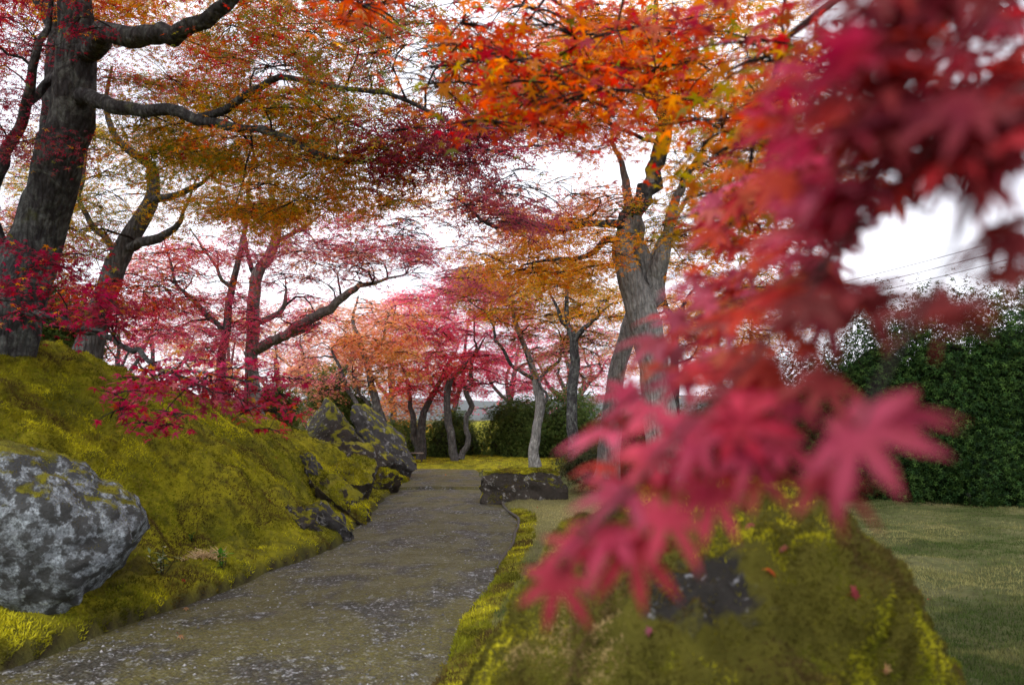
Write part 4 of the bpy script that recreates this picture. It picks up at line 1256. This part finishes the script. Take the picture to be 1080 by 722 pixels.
def near_leaf(acc, pos, nv, tipdir, size, col, curl=0.35, lobes=7):
    """one full maple leaf: pointed lobes with a crease along each midrib, and a stalk"""
    t = nrm(tipdir - nv * np.dot(tipdir, nv))
    s = np.cross(nv, t)
    ang = np.radians(np.array([-138, -92, -46, 0, 46, 92, 138])) if lobes == 7 else np.radians(np.array([-120, -60, 0, 60, 120]))
    ln = np.array([0.42, 0.78, 0.97, 1.0, 0.97, 0.78, 0.42]) if lobes == 7 else np.array([0.6, 0.92, 1, 0.92, 0.6])
    ang = ang + 0.07 * rng.normal(size=len(ang))
    ln = ln * (1 + 0.07 * rng.normal(size=len(ln)))
    hw = 0.118 if lobes == 7 else 0.16
    loc = [(0, 0, 0)]
    L = len(ang)
    sh = np.concatenate([[ang[0] - 0.5], (ang[1:] + ang[:-1]) / 2, [ang[-1] + 0.5]])
    shr = np.concatenate([[0.14], np.full(L - 1, 0.3), [0.14]])
    for k in range(L + 1):
        loc.append((shr[k] * math.cos(sh[k]), shr[k] * math.sin(sh[k]), 0.02))
    f3, f4 = [], []
    sag = curl * (0.4 + 1.2 * rng.random(L))
    for k in range(L):
        b = len(loc)
        ca, sa = math.cos(ang[k]), math.sin(ang[k])
        for tt, wd in ((0.5, hw), (0.66, hw * 0.9), (0.84, hw * 0.42)):
            r = ln[k] * tt
            dz = -sag[k] * r * r
            for q in (-1, 0, 1):
                ox, oy = r * ca - q * wd * sa, r * sa + q * wd * ca
                loc.append((ox, oy, dz - (0.03 if q == 0 else -0.01)))
        loc.append((ln[k] * ca, ln[k] * sa, -sag[k] * ln[k] ** 2))
        f4 += [[0, 1 + k, b, b + 1], [0, b + 1, b + 2, 2 + k]]
        for q in (0, 3):
            f4 += [[b + q, b + q + 3, b + q + 4, b + q + 1], [b + q + 1, b + q + 4, b + q + 5, b + q + 2]]
        f3 += [[b + 6, b + 9, b + 7], [b + 7, b + 9, b + 8]]
    loc = np.array(loc)
    V = pos + size * (loc[:, 0:1] * t + loc[:, 1:2] * s + loc[:, 2:3] * nv)
    rad = np.linalg.norm(loc[:, :2], axis=1)[:, None]
    cc = col * (0.9 + 0.2 * rng.random((len(V), 1))) * (1.08 - 0.16 * rad)
    first = L + 2
    for k in range(L):
        b = first + 10 * k
        cc[[b + 1, b + 4, b + 7]] = cc[[b + 1, b + 4, b + 7]] * 1.2 + 0.02
        if rng.random() < 0.4:
            cc[b + 9] = np.array([0.12, 0.05, 0.025])
    acc.add(V, np.array(f3), np.array(f4), cc)
    e = pos - t * size * (0.7 + 0.4 * rng.random()) + nv * size * 0.25 * rng.normal()
    m = (pos + e) / 2 + nv * size * 0.08
    w_ = s * size * 0.022
    acc.add(np.array([pos - w_, pos + w_, m - w_, m + w_, e - w_, e + w_, pos + nv * size * .04, m + nv * size * .04, e + nv * size * .04]), None,
            np.array([[0, 1, 3, 2], [2, 3, 5, 4], [1, 6, 7, 3], [3, 7, 8, 5], [6, 0, 2, 7], [7, 2, 4, 8]]), np.array([0.2, 0.02, 0.03]))


bvh = BVHTree.FromPolygons([Vector(v) for v in BV], BF.tolist())


def on_boulder(px, py):
    d = Vector(P(px, py, 1.0) - EYE).normalized()
    h = bvh.ray_cast(Vector(EYE), d)
    return (np.array(h[0]), np.array(h[1])) if h[0] is not None else (None, None)


for px, py, sz, col, lab in [(811, 606, .026, (0.55, .12, .02), 'bright orange fallen leaf on the boulder moss'),
                             (829, 581, .024, (0.2, .1, .06), 'curled brown fallen leaf on top of the boulder'),
                             (899, 624, .026, (0.24, .04, .05), 'dull red fallen leaf on the right shoulder of the boulder'),
                             (688, 667, .018, (0.2, .06, .1), 'small pink fallen leaf low on the front of the boulder'),
                             (793, 556, .02, (0.3, .09, .08), 'faded rose fallen leaf at the crest of the boulder'),
                             (933, 704, .02, (0.4, .26, .12), 'tan fallen leaf at the lower right of the boulder')]:
    p, n = on_boulder(px, py)
    if p is not None:
        drop(lab, p + n * 0.012, sz, col, n + np.array([0.2, -0.2, 0.1]))
for px, py, d, col, lab in [(476, 706, 4.3, (0.42, .2, .14), 'pale brown fallen leaf at the path edge by the boulder'),
                            (988, 645, 4.6, (0.2, .03, .04), 'dark red fallen leaf on the grass right of the boulder'),
                            (1003, 655, 4.4, (0.26, .03, .06), 'crimson fallen leaf on the grass near the dark red one'),
                            (1023, 657, 4.35, (0.16, .09, .07), 'brown fallen leaf on the grass right of the crimson one'),
                            (1048, 690, 3.9, (0.22, .05, .05), 'rust fallen leaf on the grass at the lower right corner'),
                            (982, 632, 4.9, (0.14, .06, .04), 'dark brown fallen leaf on the grass behind the boulder'),
                            (190, 674, 5.5, (0.3, .2, .09), 'tan fallen leaf at the left path edge'),
                            (196, 630, 6.3, (0.32, .22, .1), 'buff fallen leaf on the verge below the white edged plant'),
                            (352, 532, 12.2, (0.38, .1, .03), 'rust orange fallen leaf among the mossy rocks'),
                            (470, 503, 20, (0.45, .12, .02), 'orange fallen leaf on the far end of the path')]:
    p = P(px, py, d)
    z = float(G(p[0:1], p[1:2])[0])
    if Ledge(p[1]) < p[0] < Redge(p[1]):
        z = float(path_z(p[0:1], p[1:2])[0])
    drop(lab, np.array([p[0], p[1], z + 0.02]), 0.035, col, (0.15, -0.35, 1))

n = 0
while n < 34:
    y = 4.6 + 10 * rng.random()
    x = float(Ledge(y)) - 0.1 - 2.2 * rng.random() if n < 22 else float(Redge(y)) + 0.5 + 6 * rng.random()
    q = np.array([[x, y, float(G(np.array([x]), np.array([y]))[0]) + 0.022]])
    n += 1
    e = 0.04
    g = [float(G(np.array([x + a]), np.array([y + b]))[0]) for a, b in ((e, 0), (-e, 0), (0, e), (0, -e))]
    drop('small dull red or tan fallen leaf lying on the moss bank' if n <= 22 else 'small dull fallen leaf scattered on the lawn', q[0], 0.028 + 0.01 * rng.random(),
         pick('maroon+red+orange+brown', 1)[0] * 0.8, (-(g[0] - g[1]) / 0.08, -(g[2] - g[3]) / 0.08, 1))

# ------------------------------------------------------------------ bench, stake, cables, edging
b = P(439, 488, 24.5)
bz = float(G(b[0:1], b[1:2])[0])
t = thing('low_bench', 'small low wooden bench with a pale top at the far bend of the path', 'bench', (b[0], b[1], bz))


def box(acc, x0, x1, y0, y1, z0, z1):
    V = np.array([[x, y, z] for x in (x0, x1) for y in (y0, y1) for z in (z0, z1)])
    acc.add(V, None, np.array([[0, 1, 3, 2], [4, 6, 7, 5], [0, 4, 5, 1], [2, 3, 7, 6], [0, 2, 6, 4], [1, 5, 7, 3]]))


a = Acc()
for q in range(3):
    box(a, b[0] - .21, b[0] + .21, b[1] - .12 + q * .085, b[1] - .045 + q * .085, bz + .24, bz + .275)
a.build('seat', M_WOOD, t)
for sx in (-1, 1):
    a = Acc()
    for sy in (-.09, .09):
        tube(a, np.array([[b[0] + sx * .17, b[1] + sy, bz - .03, .017], [b[0] + sx * .15, b[1] + sy * .8, bz + .238, .015]]), 8)
    box(a, b[0] + sx * .155 - .012, b[0] + sx * .155 + .012, b[1] - .07, b[1] + .07, bz + .1, bz + .125)
    a.build('leg', M_WOODD, t)
b = P(1023, 533, 13.6)
bz = float(G(b[0:1], b[1:2])[0])
t = thing('garden_stake', 'short grey stake with a pale cap at the foot of the conifer hedge', 'stake', (b[0], b[1], bz))
a = Acc()
tube(a, np.array([[b[0], b[1], bz - .05, .025], [b[0] + .01, b[1], bz + .08, .024], [b[0] - .01, b[1], bz + .14, .024]]), 10)
a.build('post', M_WOODD, t, True)
a = Acc()
tube(a, np.array([[b[0] - .01, b[1], bz + .135, .03], [b[0] - .012, b[1], bz + .16, .032], [b[0] - .014, b[1], bz + .2, .028], [b[0] - .015, b[1], bz + .21, .012]]), 10)
a.build('cap', M_STAKE, t, True)
for q, lab in enumerate(['uppermost of the three thin overhead cables crossing the sky above the conifer hedge', 'middle one of the three thin overhead cables crossing the sky above the conifer hedge', 'lowest of the three thin overhead cables crossing the sky above the conifer hedge']):
    A, B = P(700, 335 + 7 * q, 75), P(1250, 195 + 13 * q, 48)
    tt = np.linspace(0, 1, 40)[:, None]
    p = A + (B - A) * tt - np.array([0, 0, 1.0]) * 4 * tt * (1 - tt) * 0.8
    a = Acc()
    tube(a, np.concatenate([p, np.full((40, 1), .022)], 1), 6)
    o = a.build('overhead_cable', M_WIRE, None, True)
    tag(o, lab, 'cable', 'overhead cables')
a = Acc()
ye = np.arange(8.0, 14.2, 0.1)
pts = np.stack([Redge(ye) + 0.02, ye, np.full_like(ye, 0.02), 0.022 * np.clip(np.minimum(ye - 7.9, 14.2 - ye) * 2, 0.1, 1)], 1)
tube(a, pts, 8, 0.3, 4)
tag(a.build('path_edging', M_EDGE, None, True), 'dark low edging strip between path and dry lawn in front of the flat rock', 'edging')

# distant wooded hill
xs = np.linspace(-500, 500, 80)
hv, hf = [], []
for d, zb in ((380, 0), (430, 1), (520, 1), (600, 0)):
    hv.append(np.stack([xs, np.full_like(xs, d), zb * (13 + 7 * vnoise(np.stack([xs * 0.012, 0 * xs + d * .01, 0 * xs], -1), 3)) - 1], -1))
i, j = np.meshgrid(np.arange(3), np.arange(79), indexing='ij')
tag(mesh_obj('hill', np.concatenate(hv), np.stack([i * 80 + j, i * 80 + j + 1, (i + 1) * 80 + j + 1, (i + 1) * 80 + j], -1).reshape(-1, 4), M_HILL, None, None, True), kind='structure')

# ------------------------------------------------------------------ the near maple whose twigs hang in front of the camera
t = Tree('near maple at the right whose pink and red leaves hang in the foreground', (2.3, 0.9, 0.0), M_BARK_M)
t.limb(np.array([[2.3, .9, -.1, .16], [2.25, .9, .8, .13], [2.1, .95, 1.6, .12], [1.85, 1.0, 2.3, .1], [1.7, 1.2, 3.2, .08], [1.6, 1.6, 4.2, .05]]), part='trunk', sides=18, flare=0.3)
L1 = t.limb(np.array([[2.12, .95, 1.55, .06], [1.6, .8, 1.85, .045], [1.1, .7, 1.95, .03], [.75, .66, 1.85, .016], [.5, .6, 1.75, .008]]), sides=10, step=0.06)
L2 = t.limb(np.array([[1.87, 1.0, 2.25, .06], [1.3, 1.4, 2.5, .045], [.8, 1.9, 2.85, .03], [.4, 2.3, 3.1, .018], [0, 2.6, 3.3, .008]]), sides=10, step=0.08)
L3 = t.limb(np.array([[1.72, 1.15, 3.0, .05], [1.2, 1.6, 3.2, .035], [.6, 2.3, 3.4, .02], [.0, 2.8, 3.6, .008]]), sides=10, step=0.1)
# hanging twigs with the big leaves
tw = Acc()


def twig_px(rows, r0):
    r = np.array(rows, float)
    p = P(r[:, 0], r[:, 1], r[:, 2])
    pr = catmull(np.concatenate([p, np.linspace(r0, 0.0012, len(p))[:, None]], 1), 0.03)
    tube(tw, pr, 6)
    return pr


twig_px([(1290, 5, .66), (1080, 90, .5), (960, 180, .46), (880, 270, .46), (800, 370, .46), (740, 430, .45), (680, 500, .45), (620, 560, .45), (590, 600, .45)], .0022)
twig_px([(1080, 90, .5), (1010, 250, .42), (940, 380, .38), (905, 450, .37)], .0014)
twig_px([(880, 270, .46), (760, 330, .55), (690, 400, .58), (630, 450, .6)], .0014)
twig_px([(960, 180, .46), (840, 190, .8), (740, 260, 1.0), (700, 300, 1.05)], .002)
tw.build('hanging_twigs', M_TWIG, t.root, True)
t.nodes.append(np.array([[*P(1000, 150, .48), .004]]))


def near_sprays(name, rows, curl=0.4, lobes=7):
    acc = Acc()
    for (px, py, d, size, pal, face, td) in rows:
        if d < 0.72:
            d, size = d * 1.14, size * (0.86 if size > 0.044 else 0.92)
        p = P(px, py, d)
        view = nrm(EYE - p)
        up = np.array([0, 0, 1.0])
        nv = nrm(view * face + up * (1 - abs(face)) + 0.16 * rng.normal(size=3))
        a = math.radians(td)
        tip = np.array([math.cos(a), 0, math.sin(a)])
        col = pick(pal, 1)[0] if isinstance(pal, str) else np.array(pal)
        col = (0.75 * col + 0.25 * pick('red+maroon+pink+crimson', 1)[0]) * (0.6 + 0.65 * rng.random())
        near_leaf(acc, p, nv, tip, size, col, curl, lobes)
    acc.build(name, M_NEAR, t.root)


CP, CD = (0.35, 0.034, 0.088), (0.23, 0.018, 0.05)
near_sprays('pink_leaf_spray', [
    (902, 452, .37, .057, (0.23, .024, .055), .75, -55), (950, 440, .42, .04, CD, .3, 10), (868, 505, .40, .04, CD, .5, -60),
    (775, 440, .45, .046, CP, .7, -60), (735, 455, .45, .046, CP, .45, 200), (790, 475, .46, .042, CP, .6, -75), (715, 440, .47, .045, (0.5, .07, .14), .35, 190),
    (820, 470, .44, .042, CD, .4, -20), (750, 520, .47, .04, CP, .4, -100), (700, 540, .45, .042, CP, .6, -100), (660, 520, .46, .046, (0.5, .06, .14), .4, 200),
    (645, 560, .45, .05, CP, .35, 205), (665, 575, .45, .046, CD, .65, -85), (588, 608, .46, .036, CP, .8, -100), (610, 575, .47, .036, CP, .5, 200),
    (690, 480, .5, .04, (0.42, .03, .06), .4, 170), (640, 455, .55, .05, (0.5, .09, .17), .3, 190), (690, 430, .55, .05, (0.46, .05, .1), .35, 180),
    (665, 415, .6, .045, CP, .3, 170), (720, 400, .58, .045, CP, .35, 190), (840, 430, .5, .035, CP, .4, -100), (730, 480, .5, .045, CP, .5, -130)])
near_sprays('red_leaf_spray', [
    (740, 385, .6, .045, 'red', .25, 180), (700, 385, .65, .04, 'orangered', .2, 190), (650, 440, .65, .04, 'red', .2, 190), (690, 470, .55, .045, 'orangered', .2, 195),
    (640, 490, .6, .035, 'orangered', .2, 190), (770, 370, .6, .04, 'orangered', .2, 170), (720, 350, .7, .04, 'red', .25, 180), (800, 400, .55, .045, 'red', .3, -150),
    (850, 360, .5, .045, 'orangered', .3, -160), (830, 310, .55, .045, 'red', .25, 170), (790, 330, .6, .045, 'red', .2, 180), (870, 400, .45, .045, (0.22, .05, .03), .3, -120),
    (800, 270, .7, .045, 'orangered', .2, 190), (845, 270, .6, .045, 'pink', .3, 185), (730, 300, .9, .045, 'pink', .3, 190), (750, 250, 1.0, .045, 'pink', .3, 185),
    (760, 500, .5, .035, 'red', .3, -110), (700, 505, .5, .035, 'red', .3, -150), (800, 505, .46, .035, (0.2, .05, .03), .3, -60), (660, 505, .55, .04, 'crimson', .3, 200)])
rows = []
for n, (cx, cy, rx, ry), (d0, d1), pal in [(120, (995, 60, 150, 120), (.34, .7), 'shaded_red+shaded_red+shaded_red+red'), (40, (895, 140, 90, 90), (.42, .8), 'red+crimson+orangered'),
                                           (40, (1010, 145, 100, 45), (.36, .6), 'shaded_red+shaded_red+maroon'), (24, (872, 222, 75, 34), (.4, .65), 'pink+crimson'),
                                           (6, (910, 310, 60, 18), (.38, .55), 'umber'), (5, (1068, 250, 16, 50), (.36, .45), 'shaded_red+brown'), (12, (790, 420, 60, 40), (.48, .6), 'red+crimson'),
                                           (2, (1020, 330, 30, 6), (.34, .4), 'umber'), (34, (1000, 85, 95, 60), (.45, .8), 'shaded_red+shaded_red+maroon+red'), (10, (860, 320, 50, 30), (.45, .7), 'red+orangered+maroon'), (16, (745, 350, 60, 40), (.75, 1.1), 'orangered+red+pink')]:
    for _ in range(n):
        a, r = rng.random() * 6.28, math.sqrt(rng.random())
        rows.append((cx + rx * r * math.cos(a), cy + ry * r * math.sin(a), d0 + (d1 - d0) * rng.random(), .036 + .012 * rng.random(), pal, .1 + .45 * rng.random(), 180 + 60 * rng.normal()))
near_sprays('dark_red_leaf_spray', rows)
rows = []
for n, (cx, cy, rx, ry), (d0, d1), pal in [(46, (800, 220, 70, 60), (.9, 1.6), 'red+orangered+pink'), (24, (770, 295, 55, 40), (.9, 1.5), 'orangered+pink+red'), (30, (850, 110, 70, 80), (.9, 1.7), 'red+orangered'), (14, (850, 270, 40, 30), (.8, 1.2), 'red+maroon'),
                                           (26, (770, 20, 110, 35), (1.2, 2.0), 'red+maroon+orangered')]:
    for _ in range(n):
        a, r = rng.random() * 6.28, math.sqrt(rng.random())
        rows.append((cx + rx * r * math.cos(a), cy + ry * r * math.sin(a), d0 + (d1 - d0) * rng.random(), .034 + .014 * rng.random(), pal, .1 + .35 * rng.random(), 180 + 60 * rng.normal()))
near_sprays('orange_red_leaf_spray', rows)
for a in [(600, 50, 130, 55, 2.2, 3.4, 20, .2, 'orangered+red+orange'), (540, 90, 70, 50, 2.4, 3.6, 12, .18, 'orangered+red+olive'), 
          (785, 105, 70, 80, 1.8, 3, 9, .2, 'orange+orangered+olive'), (790, 215, 45, 40, 1.9, 3, 7, .17, 'olive+orange+red'), (400, 10, 60, 20, 2.6, 3.4, 4, .18, 'orangered')]:
    t.region(*a, fine=True, leaf=0.032, flat=0.5, tilt=0.45)
cen = np.stack([0.7 + 3.6 * rng.random(60), -0.6 + 4.4 * rng.random(60), 3.0 + 1.4 * rng.random(60)], -1)  # unseen overhead sprays added to darken the boulder and right side
qx, qy = proj(cen)
t.sprays(cen[(qy < -90) | (qx > 1200) | (cen[:, 1] < 0.3)], 0.5, 'red+maroon', leaf=0.045, dens=0.9)
t.finish()
